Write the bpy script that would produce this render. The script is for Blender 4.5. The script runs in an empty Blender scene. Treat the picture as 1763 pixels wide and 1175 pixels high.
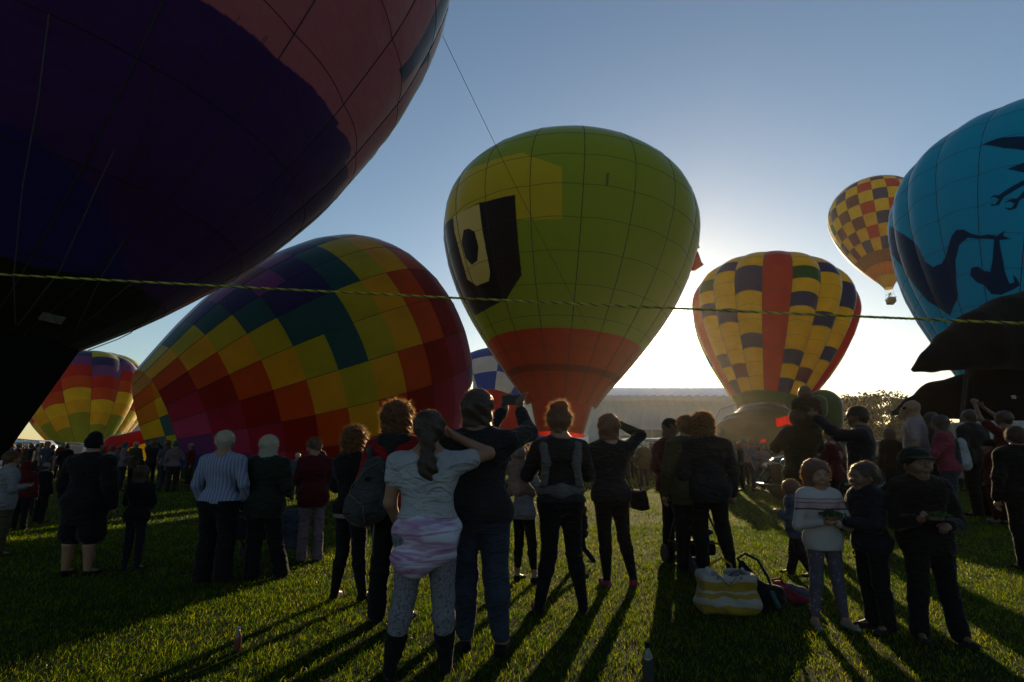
import bpy, math, random
import numpy as np
from mathutils import Vector, Matrix, Quaternion
rnd = random.Random(7)
nr = np.random.RandomState(11)
sc = bpy.context.scene
COL = sc.collection
R = math.radians

# ------------------------------------------------------------------ camera
CAM_H, PITCH, FPX = 1.38, R(10.85), 979.0          # photo frame 1763 x 1175
cd = bpy.data.cameras.new('camera'); cam = bpy.data.objects.new('camera', cd); COL.objects.link(cam)
cam.location = (0, 0, CAM_H); cam.rotation_euler = (math.pi/2 + PITCH, 0, 0)
cd.lens = 20.0; cd.sensor_width = 36.0; cd.clip_start = 0.05; cd.clip_end = 3000
sc.camera = cam

def ray(px, py):
    xc, yc = (px-881.5)/FPX, -(py-587.5)/FPX
    return Vector((xc, math.cos(PITCH)-yc*math.sin(PITCH), math.sin(PITCH)+yc*math.cos(PITCH)))
def P(px, py, Y):                                    # point at distance Y in front, seen at photo pixel
    d = ray(px, py); return Vector((0, 0, CAM_H)) + d*(Y/d.y)
def G(px, py):                                       # ground point
    d = ray(px, py); return Vector((0, 0, CAM_H)) + d*(-CAM_H/d.z)

# ------------------------------------------------------------------ sky, sun, exposure
SUN = ray(1172, 612).normalized()
SUN_EL = math.asin(SUN.z); SUN_AZ = math.atan2(SUN.x, SUN.y)
w = bpy.data.worlds.new('World'); sc.world = w; w.use_nodes = True
nt = w.node_tree; N = nt.nodes; L = nt.links; N.clear()
def nd(t, **k):
    n = N.new(t)
    for a, b in k.items(): setattr(n, a, b)
    return n
sky = nd('ShaderNodeTexSky', sky_type='NISHITA', sun_disc=False, sun_elevation=SUN_EL, sun_rotation=SUN_AZ,
         air_density=1.0, dust_density=0.3, ozone_density=1.7, altitude=50)
bg = nd('ShaderNodeBackground'); bg.inputs[1].default_value = 0.118
out = nd('ShaderNodeOutputWorld')
# the sun's own disc and aureole seen in the sky
geo = nd('ShaderNodeNewGeometry'); dot = nd('ShaderNodeVectorMath', operation='DOT_PRODUCT')
dot.inputs[1].default_value = SUN
tc = nd('ShaderNodeTexCoord'); nrm = nd('ShaderNodeVectorMath', operation='NORMALIZE')
L.new(tc.outputs['Generated'], nrm.inputs[0]); L.new(nrm.outputs[0], dot.inputs[0])
def powr(e, amp):
    mx = nd('ShaderNodeMath', operation='MAXIMUM'); mx.inputs[1].default_value = 0; L.new(dot.outputs['Value'], mx.inputs[0])
    p = nd('ShaderNodeMath', operation='POWER'); p.inputs[1].default_value = e; L.new(mx.outputs[0], p.inputs[0])
    m = nd('ShaderNodeMath', operation='MULTIPLY'); m.inputs[1].default_value = amp; L.new(p.outputs[0], m.inputs[0]); return m
s1, s2 = powr(420, 60.0), powr(55, .8)
ad = nd('ShaderNodeMath', operation='ADD'); L.new(s1.outputs[0], ad.inputs[0]); L.new(s2.outputs[0], ad.inputs[1])
s3 = powr(12000, 900.0)
ad2 = nd('ShaderNodeMath', operation='ADD'); L.new(ad.outputs[0], ad2.inputs[0]); L.new(s3.outputs[0], ad2.inputs[1])
glow = nd('ShaderNodeVectorMath', operation='SCALE'); glow.inputs[0].default_value = (1.0, 0.90, 0.70); L.new(ad2.outputs[0], glow.inputs['Scale'])
add = nd('ShaderNodeVectorMath', operation='ADD'); L.new(sky.outputs[0], add.inputs[0]); L.new(glow.outputs[0], add.inputs[1])
L.new(add.outputs[0], bg.inputs[0]); L.new(bg.outputs[0], out.inputs[0])
sd = bpy.data.lights.new('sun', 'SUN'); so = bpy.data.objects.new('sun', sd); COL.objects.link(so)
sd.energy = 5.0; sd.angle = R(0.55); sd.color = (1.0, 0.74, 0.42)
so.rotation_euler = (-SUN).to_track_quat('-Z', 'Y').to_euler(); so.location = (0, 0, 60)
sc.view_settings.view_transform = 'Standard'; sc.view_settings.look = 'None'
sc.view_settings.exposure = 0.24; sc.view_settings.gamma = 1.0; sc.view_settings.use_curve_mapping = False
sc.cycles.use_denoising = True; sc.cycles.max_bounces = 8; sc.cycles.transmission_bounces = 6
sc.cycles.diffuse_bounces = 4; sc.cycles.transparent_max_bounces = 8
sc.cycles.sample_clamp_indirect = 6.0; sc.cycles.use_adaptive_sampling = True

# ------------------------------------------------------------------ materials
MATS = {}
def mk(name):
    m = bpy.data.materials.new(name); m.use_nodes = True; m.node_tree.nodes.clear(); return m, m.node_tree
def node(t, typ, ins=None, **k):
    n = t.nodes.new(typ)
    for a, b in k.items(): setattr(n, a, b)
    for a, b in (ins or {}).items():
        s = n.inputs[a]
        if hasattr(b, 'is_output') or isinstance(b, bpy.types.NodeSocket): t.links.new(b, s)
        else: s.default_value = b
    return n
def rgba(c): return (c[0], c[1], c[2], 1.0)
def solid(name, c, rough=0.6, metal=0.0, sheen=0.0, var=0.25, scale=8.0, bump=0.0, bscale=60.0, spec=0.5, folds=False):
    """principled surface with procedural mottling and fine relief"""
    if name in MATS: return MATS[name]
    m, t = mk(name)
    tcn = node(t, 'ShaderNodeTexCoord')
    nz = node(t, 'ShaderNodeTexNoise', {'Vector': tcn.outputs['Object'], 'Scale': scale, 'Detail': 5.0})
    mr = node(t, 'ShaderNodeMapRange', {'Value': nz.outputs[0], 'From Min': .3, 'From Max': .7, 'To Min': 1-var, 'To Max': 1+var})
    cm = node(t, 'ShaderNodeVectorMath', {0: c, 'Scale': mr.outputs[0]}, operation='SCALE')
    b = node(t, 'ShaderNodeBsdfPrincipled', {'Base Color': cm.outputs[0], 'Roughness': rough, 'Metallic': metal})
    b.inputs['Specular IOR Level'].default_value = spec
    if sheen: b.inputs['Sheen Weight'].default_value = sheen
    if bump:
        n2 = node(t, 'ShaderNodeTexNoise', {'Vector': tcn.outputs['Object'], 'Scale': bscale, 'Detail': 3.0})
        bp = node(t, 'ShaderNodeBump', {'Height': n2.outputs[0], 'Strength': bump, 'Distance': 0.02}); t.links.new(bp.outputs[0], b.inputs['Normal'])
    if folds:                                       # soft creases, longer than they are wide
        mp = node(t, 'ShaderNodeMapping', {'Vector': tcn.outputs['Object'], 'Rotation': (.5, .35, .2), 'Scale': (1, 1, 2.2)})
        n3 = node(t, 'ShaderNodeTexNoise', {'Vector': mp.outputs[0], 'Scale': 7.0, 'Detail': 2.0, 'Distortion': 1.2})
        b3 = node(t, 'ShaderNodeBump', {'Height': n3.outputs[0], 'Strength': .8, 'Distance': .05, 'Normal': bp.outputs[0]}); t.links.new(b3.outputs[0], b.inputs['Normal'])
        b.inputs['Sheen Roughness'].default_value = .35
    o = node(t, 'ShaderNodeOutputMaterial', {'Surface': b.outputs[0]})
    MATS[name] = m; return m
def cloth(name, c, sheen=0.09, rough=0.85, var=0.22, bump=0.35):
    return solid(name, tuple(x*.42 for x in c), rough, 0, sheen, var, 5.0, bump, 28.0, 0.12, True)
def fabric(name, c=None, csock=None, trans=0.58, boost=1.0, wr=0.3):
    """thin ripstop nylon: reflects some light, passes some light"""
    if name in MATS: return MATS[name]
    m, t = mk(name)
    tcn = node(t, 'ShaderNodeTexCoord')
    if csock: col = csock(t)
    else:
        nz = node(t, 'ShaderNodeTexNoise', {'Vector': tcn.outputs['Object'], 'Scale': .7, 'Detail': 4.0})
        mr = node(t, 'ShaderNodeMapRange', {'Value': nz.outputs[0], 'From Min': .3, 'From Max': .7, 'To Min': .88, 'To Max': 1.12})
        col = node(t, 'ShaderNodeVectorMath', {0: c, 'Scale': mr.outputs[0]}, operation='SCALE').outputs[0]
    n2 = node(t, 'ShaderNodeTexNoise', {'Vector': tcn.outputs['Object'], 'Scale': 1.3, 'Detail': 3.0, 'Distortion': .15})
    bp = node(t, 'ShaderNodeBump', {'Height': n2.outputs[0], 'Strength': wr, 'Distance': 0.3})
    d = node(t, 'ShaderNodeBsdfDiffuse', {'Color': col, 'Normal': bp.outputs[0]})
    tr = node(t, 'ShaderNodeBsdfTranslucent', {'Color': col, 'Normal': bp.outputs[0]})
    g = node(t, 'ShaderNodeBsdfGlossy', {'Color': (1, 1, 1, 1), 'Roughness': .6, 'Normal': bp.outputs[0]})
    m1 = node(t, 'ShaderNodeMixShader', {0: trans, 1: d.outputs[0], 2: tr.outputs[0]})
    fr = node(t, 'ShaderNodeFresnel', {'IOR': 1.15})
    m2 = node(t, 'ShaderNodeMixShader', {0: fr.outputs[0], 1: m1.outputs[0], 2: g.outputs[0]})
    node(t, 'ShaderNodeOutputMaterial', {'Surface': m2.outputs[0]})
    MATS[name] = m; return m

# ------------------------------------------------------------------ object helpers
def tag(o, label=None, cat=None, group=None, kind=None):
    if label: o['label'] = label
    if cat: o['category'] = cat
    if group: o['group'] = group
    if kind: o['kind'] = kind
    return o
def empty(name, loc=(0, 0, 0), rz=0.0, label=None, cat=None, group=None):
    o = bpy.data.objects.new(name, None); COL.objects.link(o); o.location = loc; o.rotation_euler = (0, 0, rz)
    o.empty_display_size = 0.2
    return tag(o, label, cat, group)
def link(name, me, parent=None, mat=None):
    o = bpy.data.objects.new(name, me); COL.objects.link(o)
    if mat is not None and not me.materials: me.materials.append(mat)
    if parent: o.parent = parent
    return o
def mesh_np(name, V, F, smooth=True, attr=None):
    """V (n,3); F (m,k) fixed size faces, or list of such arrays"""
    V = np.asarray(V, np.float32)
    Fs = F if isinstance(F, (list, tuple)) else [F]
    Fs = [np.asarray(f, np.int32) for f in Fs if len(f)]
    me = bpy.data.meshes.new(name)
    me.vertices.add(len(V)); me.vertices.foreach_set('co', V.ravel())
    nl = sum(f.size for f in Fs); npoly = sum(len(f) for f in Fs)
    me.loops.add(nl); me.polygons.add(npoly)
    me.loops.foreach_set('vertex_index', np.concatenate([f.ravel() for f in Fs]))
    sizes = np.concatenate([np.full(len(f), f.shape[1], np.int32) for f in Fs])
    me.polygons.foreach_set('loop_start', np.concatenate([[0], np.cumsum(sizes)[:-1]]).astype(np.int32))
    if smooth: me.polygons.foreach_set('use_smooth', np.ones(npoly, bool))
    me.update(calc_edges=True); me.validate()
    return me
class MB:
    """collects simple solids and builds them as one mesh"""
    def __init__(s): s.V = []; s.F = []
    def _add(s, V, F):
        n = len(s.V); s.V += [tuple(v) for v in V]; s.F += [tuple(i+n for i in f) for f in F]; return s
    def box(s, c, d, rz=0.0, bev=0.0, M=None):
        x, y, z = [k/2 for k in d]; b = min(bev, x*.9, y*.9, z*.9)
        V = []
        if b <= 0:
            V = [(i*x, j*y, k*z) for i in (-1, 1) for j in (-1, 1) for k in (-1, 1)]
            F = [(0, 1, 3, 2), (4, 6, 7, 5), (0, 4, 5, 1), (2, 3, 7, 6), (0, 2, 6, 4), (1, 5, 7, 3)]
        else:                                       # chamfered on the vertical edges and rims
            def ring(z_, e): return [(-x+e+b, -y+e, z_), (x-e-b, -y+e, z_), (x-e, -y+e+b, z_), (x-e, y-e-b, z_), (x-e-b, y-e, z_), (-x+e+b, y-e, z_), (-x+e, y-e-b, z_), (-x+e, -y+e+b, z_)]
            V = ring(-z, b*.7)+ring(-z+b, 0)+ring(z-b, 0)+ring(z, b*.7)
            F = [tuple(range(7, -1, -1)), tuple(range(24, 32))]
            for r_ in range(3):
                for i in range(8): F.append((r_*8+i, r_*8+(i+1) % 8, r_*8+8+(i+1) % 8, r_*8+8+i))
        m = Matrix.Translation(Vector(c)) @ (M if M else Matrix.Rotation(rz, 4, 'Z'))
        return s._add([m @ Vector(v) for v in V], F)
    def tube(s, pts, r, n=8, cap=True):
        pts = [Vector(p) for p in pts]; rs = r if isinstance(r, (list, tuple)) else [r]*len(pts)
        V = []; F = []; up = Vector((0, 0, 1)); prev = None
        for i, p in enumerate(pts):
            d = (pts[min(i+1, len(pts)-1)]-pts[max(i-1, 0)]).normalized()
            if prev is None: a = d.cross(up if abs(d.z) < .95 else Vector((1, 0, 0))).normalized()
            else: a = (prev-d*prev.dot(d)).normalized()
            prev = a; b = d.cross(a)
            V += [p+(a*math.cos(2*math.pi*k/n)+b*math.sin(2*math.pi*k/n))*rs[i] for k in range(n)]
        for i in range(len(pts)-1):
            for k in range(n): F.append((i*n+k, i*n+(k+1) % n, (i+1)*n+(k+1) % n, (i+1)*n+k))
        if cap: F.append(tuple(range(n-1, -1, -1))); F.append(tuple((len(pts)-1)*n+k for k in range(n)))
        return s._add(V, F)
    def lathe(s, prof, n=16, M=None):
        V = []; F = []
        for (r, z) in prof: V += [(r*math.cos(2*math.pi*k/n), r*math.sin(2*math.pi*k/n), z) for k in range(n)]
        for i in range(len(prof)-1):
            for k in range(n): F.append((i*n+k, i*n+(k+1) % n, (i+1)*n+(k+1) % n, (i+1)*n+k))
        F.append(tuple(range(n-1, -1, -1))); F.append(tuple((len(prof)-1)*n+k for k in range(n)))
        if M: V = [M @ Vector(v) for v in V]
        return s._add(V, F)
    def build(s, name, mat, parent=None, smooth=False):
        me = bpy.data.meshes.new(name); me.from_pydata([tuple(v) for v in s.V], [], s.F)
        if smooth: me.polygons.foreach_set('use_smooth', np.ones(len(me.polygons), bool))
        me.update(); return link(name, me, parent, mat)

# ------------------------------------------------------------------ implicit surfaces (bodies, clothes, soft things)
def cone(a, b, ra, rb, s=(1, 1, 1), k=0.02): return ('c', np.array(a, float), np.array(b, float), ra, rb, np.array(s, float), k)
def sub(a, b, ra, rb, s=(1, 1, 1), k=0.01): return ('s', np.array(a, float), np.array(b, float), ra, rb, np.array(s, float), k)
def rbox(c, d, r, k=0.02, rot=0.0): return ('b', np.array(c, float), np.array(d, float), r, rot, np.ones(3), k)
def blob(name, prims, h, cut=None, noise=0.0, nfreq=18.0, seed=0):
    lo = np.full(3, 1e9); hi = -lo
    for p in prims:
        if p[0] == 's': continue
        if p[0] == 'c':
            m = max(p[3], p[4])*p[5]
            lo = np.minimum(lo, np.minimum(p[1], p[2])-m); hi = np.maximum(hi, np.maximum(p[1], p[2])+m)
        else:
            m = np.full(3, np.linalg.norm(p[2][:2])) if p[4] else p[2].copy(); m[2] = p[2][2]
            lo = np.minimum(lo, p[1]-m); hi = np.maximum(hi, p[1]+m)
    lo -= 3*h+noise; hi += 3*h+noise
    n = np.ceil((hi-lo)/h).astype(int)+1
    ax = [lo[i]+np.arange(n[i])*h for i in range(3)]
    F = np.full(n, 0.2+4*h, np.float32)
    for p in prims:
        k = p[6]
        if p[0] == 'b':
            rad = np.full(3, np.linalg.norm(p[2][:2])) if p[4] else p[2]; rad = np.array([rad[0], rad[1], p[2][2]]); a = b = p[1]
        else: rad = max(p[3], p[4])*p[5]; a, b = p[1], p[2]
        mg = rad+k+3*h
        i0 = np.maximum(0, np.floor((np.minimum(a, b)-mg-lo)/h)).astype(int); i1 = np.minimum(n, np.ceil((np.maximum(a, b)+mg-lo)/h).astype(int)+1)
        if (i1 <= i0).any(): continue
        sl = tuple(slice(i0[i], i1[i]) for i in range(3))
        X = ax[0][sl[0]][:, None, None]; Y = ax[1][sl[1]][None, :, None]; Z = ax[2][sl[2]][None, None, :]
        if p[0] == 'b':
            X = X-p[1][0]; Y = Y-p[1][1]; Z = Z-p[1][2]
            if p[4]: c_, s_ = math.cos(p[4]), math.sin(p[4]); X, Y = X*c_+Y*s_, -X*s_+Y*c_
            q = [np.abs(X)-p[2][0]+p[3], np.abs(Y)-p[2][1]+p[3], np.abs(Z)-p[2][2]+p[3]]
            d = np.sqrt(np.maximum(q[0], 0)**2+np.maximum(q[1], 0)**2+np.maximum(q[2], 0)**2)+np.minimum(np.maximum(q[0], np.maximum(q[1], q[2])), 0)-p[3]
        else:
            s = p[5]; A = a/s; B = b/s; AB = B-A; l2 = max(float(AB@AB), 1e-12)
            X = X/s[0]-A[0]; Y = Y/s[1]-A[1]; Z = Z/s[2]-A[2]
            t = np.clip((X*AB[0]+Y*AB[1]+Z*AB[2])/l2, 0, 1)
            d = np.sqrt((X-t*AB[0])**2+(Y-t*AB[1])**2+(Z-t*AB[2])**2)
            d = (d-(p[3]+t*(p[4]-p[3])))*s.min()
        d = d.astype(np.float32); f = F[sl]
        if p[0] == 's':
            e = -d; hh = np.maximum(k-np.abs(f-e), 0)/k; F[sl] = np.maximum(f, e)+hh*hh*k/4
        else:
            hh = np.maximum(k-np.abs(f-d), 0)/k; F[sl] = np.minimum(f, d)-hh*hh*k/4
    X = ax[0][:, None, None]; Y = ax[1][None, :, None]; Z = ax[2][None, None, :]
    if noise:
        q = seed*1.7; w_ = nfreq
        F += (noise*(np.sin(X*w_*.9+np.sin(Z*w_*.5+q)*2+q)*np.sin(Z*w_*1.5+Y*w_*.6+np.sin(X*w_*.7)*1.5+q*2)+.5*np.sin(Y*w_*1.3+Z*w_*2.3+X*w_+q))).astype(np.float32)
    if cut:
        for (nx_, ny_, nz_, dd) in cut:               # keep n.p < d
            F = np.maximum(F, (X*nx_+Y*ny_+Z*nz_-dd).astype(np.float32))
    F[0] = F[-1] = 1; F[:, 0] = F[:, -1] = 1; F[:, :, 0] = F[:, :, -1] = 1
    S = F < 0
    cnt = np.zeros(n-1, np.int8); cor = [(i, j, k_) for i in (0, 1) for j in (0, 1) for k_ in (0, 1)]
    for (i, j, k_) in cor: cnt += S[i:n[0]-1+i, j:n[1]-1+j, k_:n[2]-1+k_]
    act = (cnt > 0) & (cnt < 8); I = np.argwhere(act)
    ids = np.full(n-1, -1, np.int32); ids[act] = np.arange(len(I))
    val = {c: F[I[:, 0]+c[0], I[:, 1]+c[1], I[:, 2]+c[2]] for c in cor}
    pos = np.zeros((len(I), 3)); w8 = np.zeros(len(I))
    for c0 in cor:
        for a_ in range(3):
            if c0[a_]: continue
            c1 = list(c0); c1[a_] = 1; c1 = tuple(c1)
            v0, v1 = val[c0], val[c1]; m = (v0 < 0) != (v1 < 0)
            t = np.where(m, v0/np.where(m, v0-v1, 1), 0)
            pt = np.tile(np.array(c0, float), (len(I), 1)); pt[:, a_] += t
            pos += pt*m[:, None]; w8 += m
    V = lo+(I+pos/np.maximum(w8, 1)[:, None])*h
    Q = []
    for a_ in range(3):
        b_, c_ = (a_+1) % 3, (a_+2) % 3
        s0 = [slice(1, -1)]*3; s1 = [slice(1, -1)]*3; s0[a_] = slice(0, -1); s1[a_] = slice(1, None)
        A = S[tuple(s0)]; B = S[tuple(s1)]
        for sgn in (0, 1):
            E = np.argwhere(A & ~B if sgn else ~A & B)
            if not len(E): continue
            off = np.ones(3, int); off[a_] = 0; E = E+off
            eb = np.zeros(3, int); eb[b_] = 1; ec = np.zeros(3, int); ec[c_] = 1
            q = [E-eb-ec, E-ec, E, E-eb]
            q = np.stack([ids[x[:, 0], x[:, 1], x[:, 2]] for x in q], 1)
            Q.append(q if sgn else q[:, ::-1])
    Q = np.concatenate(Q)
    Q = Q[(Q >= 0).all(1)]
    return mesh_np(name, V, Q)

# ------------------------------------------------------------------ ground
def grass_ground_mat():
    m, t = mk('turf')
    tcn = node(t, 'ShaderNodeTexCoord')
    n1 = node(t, 'ShaderNodeTexNoise', {'Vector': tcn.outputs['Object'], 'Scale': .35, 'Detail': 8.0, 'Roughness': .7})
    n2 = node(t, 'ShaderNodeTexNoise', {'Vector': tcn.outputs['Object'], 'Scale': 9.0, 'Detail': 8.0, 'Roughness': .8})
    mx = node(t, 'ShaderNodeMath', {0: n1.outputs[0], 1: n2.outputs[0]}, operation='ADD')
    cr = node(t, 'ShaderNodeValToRGB', {0: node(t, 'ShaderNodeMapRange', {'Value': mx.outputs[0], 'From Min': .7, 'From Max': 1.3}).outputs[0]})
    cr.color_ramp.elements[0].color = (.004, .010, .0006, 1); cr.color_ramp.elements[1].color = (.020, .042, .0015, 1)
    bp = node(t, 'ShaderNodeBump', {'Height': n2.outputs[0], 'Strength': .9, 'Distance': .06})
    b = node(t, 'ShaderNodeBsdfPrincipled', {'Base Color': cr.outputs[0], 'Roughness': .95, 'Normal': bp.outputs[0]})
    b.inputs['Specular IOR Level'].default_value = .1
    node(t, 'ShaderNodeOutputMaterial', {'Surface': b.outputs[0]}); return m
def ground():
    xs = np.concatenate([[-1500, -500, -200, -100], np.arange(-60, 61, 4), [100, 200, 500, 1500]]).astype(float)
    ys = np.concatenate([[-100, -20], np.arange(-4, 70, 3), [90, 130, 200, 400, 900, 1600]]).astype(float)
    X, Y = np.meshgrid(xs, ys, indexing='ij'); Z = np.zeros_like(X)
    V = np.stack([X, Y, Z], -1).reshape(-1, 3); ny = len(ys)
    i, j = np.meshgrid(np.arange(len(xs)-1), np.arange(ny-1), indexing='ij'); a = (i*ny+j).ravel()
    return tag(link('ground', mesh_np('ground', V, np.stack([a, a+ny, a+ny+1, a+1], 1)), None, grass_ground_mat()), kind='structure')
ground()
def grass():
    m, t = mk('grass_blade')
    at = node(t, 'ShaderNodeAttribute', attribute_name='tint')
    cr = node(t, 'ShaderNodeValToRGB', {0: at.outputs['Fac']})
    e = cr.color_ramp.elements; e[0].color = (.005, .011, .0006, 1); e[1].color = (.055, .052, .003, 1)
    x = e.new(.5); x.color = (.013, .023, .0008, 1)
    d = node(t, 'ShaderNodeBsdfDiffuse', {'Color': cr.outputs[0]})
    sc2 = node(t, 'ShaderNodeVectorMath', {0: cr.outputs[0], 1: (10.0, 11.0, .7)}, operation='MULTIPLY')
    tr = node(t, 'ShaderNodeBsdfTranslucent', {'Color': sc2.outputs[0]})
    g = node(t, 'ShaderNodeBsdfGlossy', {'Color': (1, 1, 1, 1), 'Roughness': .22})
    m1 = node(t, 'ShaderNodeMixShader', {0: .5, 1: d.outputs[0], 2: tr.outputs[0]})
    m2 = node(t, 'ShaderNodeMixShader', {0: .008, 1: m1.outputs[0], 2: g.outputs[0]})
    node(t, 'ShaderNodeOutputMaterial', {'Surface': m2.outputs[0]})
    Vs = []; Fs = [[], []]; T = []; base = 0
    for (y0, y1, dens, hgt, wd, seg) in ((2.6, 6.5, 3600, .038, .0042, 3), (6.5, 11, 1900, .042, .0062, 2), (11, 20, 480, .055, .012, 1), (20, 38, 90, .07, .03, 1)):
        area = 2*((y1*y1-y0*y0)/2*.98+1.5*(y1-y0)); n = int(area*dens)
        y = np.sqrt(nr.rand(n)*(y1*y1-y0*y0)+y0*y0); x = (nr.rand(n)*2-1)*(y*.98+1.2)
        # tufty lawn: thin out and lower by a few soft waves
        cl = .5+.5*np.sin(x*5.3+1.7*np.sin(y*3.1))*np.sin(y*6.1+1.3*np.sin(x*4.7))
        cl = .55*cl+.45*(.5+.5*np.sin(x*19+2*np.sin(y*11))*np.sin(y*23+2*np.sin(x*13)))
        wear = .5+.5*np.sin(x*.9+1.3*np.sin(y*.7+.6))*np.sin(y*1.15+1.1*np.sin(x*1.4)); cl = cl*(.55+.45*wear)
        keep = nr.rand(n) < .48+.52*cl; wear = wear[keep]; x, y, cl = x[keep], y[keep], cl[keep]; n = len(x)
        h = hgt*(.45+.9*nr.rand(n))*(.55+.8*cl); h = np.where(nr.rand(n) < .015, h*1.7, h); a = nr.rand(n)*6.283; le = h*(.3+1.3*nr.rand(n)); la = nr.rand(n)*6.283
        wx, wy = np.cos(a)*wd/2, np.sin(a)*wd/2; lx, ly = np.cos(la)*le, np.sin(la)*le
        z0 = np.full(n, -.005)
        if seg == 1:
            V = np.stack([np.stack([x-wx, y-wy, z0], 1), np.stack([x+wx, y+wy, z0], 1), np.stack([x+lx, y+ly, h], 1)], 1)
            b = base+np.arange(n)*3; Fs[0].append(np.stack([b, b+1, b+2], 1)); k = 3
        else:
            V = np.stack([np.stack([x-wx, y-wy, z0], 1), np.stack([x+wx, y+wy, z0], 1),
                          np.stack([x+lx*.3+wx*.8, y+ly*.3+wy*.8, h*.6], 1), np.stack([x+lx*.3-wx*.8, y+ly*.3-wy*.8, h*.6], 1), np.stack([x+lx, y+ly, h*(1-.1*nr.rand(n))], 1)], 1)
            b = base+np.arange(n)*5; Fs[1].append(np.stack([b, b+1, b+2, b+3], 1)); Fs[0].append(np.stack([b+3, b+2, b+4], 1)); k = 5
        Vs.append(V.reshape(-1, 3)); base += n*k
        tint = np.clip(.5+.28*nr.randn(n)+.25*(cl-.5), 0, 1); tint = np.clip(tint+.22*(.5-wear), 0, 1); tint = np.where(nr.rand(n) < .03+.10*(wear < .25), 1.0, tint); T.append(np.repeat(tint, k))
    me = mesh_np('grass', np.concatenate(Vs), [np.concatenate(Fs[0]), np.concatenate(Fs[1])], smooth=False)
    at = me.attributes.new('tint', 'FLOAT', 'POINT'); at.data.foreach_set('value', np.concatenate(T).astype(np.float32))
    o = link('grass', me, None, m); tag(o, 'short dewy lawn grass covering the field', 'grass', kind='stuff')
    sc2 = o
grass()

# ------------------------------------------------------------------ trees, hills
LEAF = None
def leaf_mat(name, c):
    m, t = mk(name)
    gi = node(t, 'ShaderNodeNewGeometry')
    v = node(t, 'ShaderNodeMapRange', {'Value': gi.outputs['Random Per Island'], 'To Min': .5, 'To Max': 1.5})
    col = node(t, 'ShaderNodeVectorMath', {0: c, 'Scale': v.outputs[0]}, operation='SCALE')
    d = node(t, 'ShaderNodeBsdfDiffuse', {'Color': col.outputs[0]}); tr = node(t, 'ShaderNodeBsdfTranslucent', {'Color': col.outputs[0]})
    mx = node(t, 'ShaderNodeMixShader', {0: .25, 1: d.outputs[0], 2: tr.outputs[0]}); node(t, 'ShaderNodeOutputMaterial', {'Surface': mx.outputs[0]}); return m
LEAF = leaf_mat('leaves', (.020, .028, .008)); BARK = solid('bark', (.05, .035, .025), .9, bump=.5)
def tree_meshes(seed, hgt, wid, nleaf):
    r = np.random.RandomState(seed); V = []; cl = []
    nc = 34
    for i in range(nc):
        u = r.rand(); a = r.rand()*6.283; zz = hgt*(.16+.80*u); rr = wid*.5*math.sin(math.pi*min(1, .25+.7*u))*math.sqrt(r.rand())
        cl.append((rr*math.cos(a), rr*math.sin(a), zz, wid*(.08+.12*r.rand())))
    cl = np.array(cl); k = r.randint(0, nc, nleaf); d = r.randn(nleaf, 3); d /= np.linalg.norm(d, axis=1)[:, None]
    c = cl[k, :3]+d*(cl[k, 3]*r.rand(nleaf)**.33)[:, None]*np.array([1, 1, .8])
    s = hgt*.016*(.6+r.rand(nleaf)); A = r.randn(nleaf, 3); A /= np.linalg.norm(A, axis=1)[:, None]; B = np.cross(A, r.randn(nleaf, 3)); B /= np.linalg.norm(B, axis=1)[:, None]
    V = np.stack([c-A*s[:, None], c+B*s[:, None]*.7, c+A*s[:, None], c-B*s[:, None]*.7], 1).reshape(-1, 3); b = np.arange(nleaf)*4
    crown = mesh_np('crown', V, np.stack([b, b+1, b+2, b+3], 1), smooth=False); crown.materials.append(LEAF)
    mb = MB(); mb.tube([(0, 0, 0), (hgt*.01, 0, hgt*.25), (-.01*hgt, 0, hgt*.5), (0, 0, hgt*.85)], [hgt*.028, hgt*.02, hgt*.014, hgt*.004], 8)
    for i in range(0, nc, 2): mb.tube([(0, 0, cl[i, 2]*.7), cl[i, :3]*.6+np.array([0, 0, cl[i, 2]*.3]), cl[i, :3]], [hgt*.009, hgt*.006, hgt*.002], 5)
    me = bpy.data.meshes.new('trunk'); me.from_pydata([tuple(v) for v in mb.V], [], mb.F); me.update(); me.materials.append(BARK)
    return crown, me
TM = [tree_meshes(s, h_, w_, 3000) for s, h_, w_ in ((1, 14, 11), (2, 12, 13), (3, 16, 10))]
def tree(px, py_top, Y, k, wscale, label, group):
    b = P(px, 775, Y); top = P(px, py_top, Y).z; H0 = (14, 12, 16)[k]; s = top/H0
    e = empty('tree', (b.x, b.y, 0), rnd.random()*6, label, 'tree', group); e.scale = (s*wscale, s*wscale, s)
    for m_, nm in zip(TM[k], ('crown', 'trunk')): link(nm, m_, e)
TL = ['leftmost crown of the right tree line, beside the green creature balloon', 'second crown from the left in the right tree line', 'tall narrow crown left of the middle of the right tree line', 'low crown in the middle of the right tree line', 'highest crown of the right tree line', 'rounded crown just right of the highest one in the tree line', 'crown at the foot of the lower dark wing, right tree line', 'crown mostly behind the lower dark wing', 'last crown of the tree line, hidden behind the dark shape balloon']
RT = [(1452, 690, 0), (1470, 684, 1), (1487, 678, 2), (1505, 681, 0), (1524, 674, 2), (1541, 679, 1), (1558, 684, 0), (1577, 686, 2), (1598, 690, 1)]
for i, (px, py, k) in enumerate(RT):
    tree(px, py, 130+i % 3*8, k, 1.1, TL[i], 'tree line beyond the field on the right')
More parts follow.
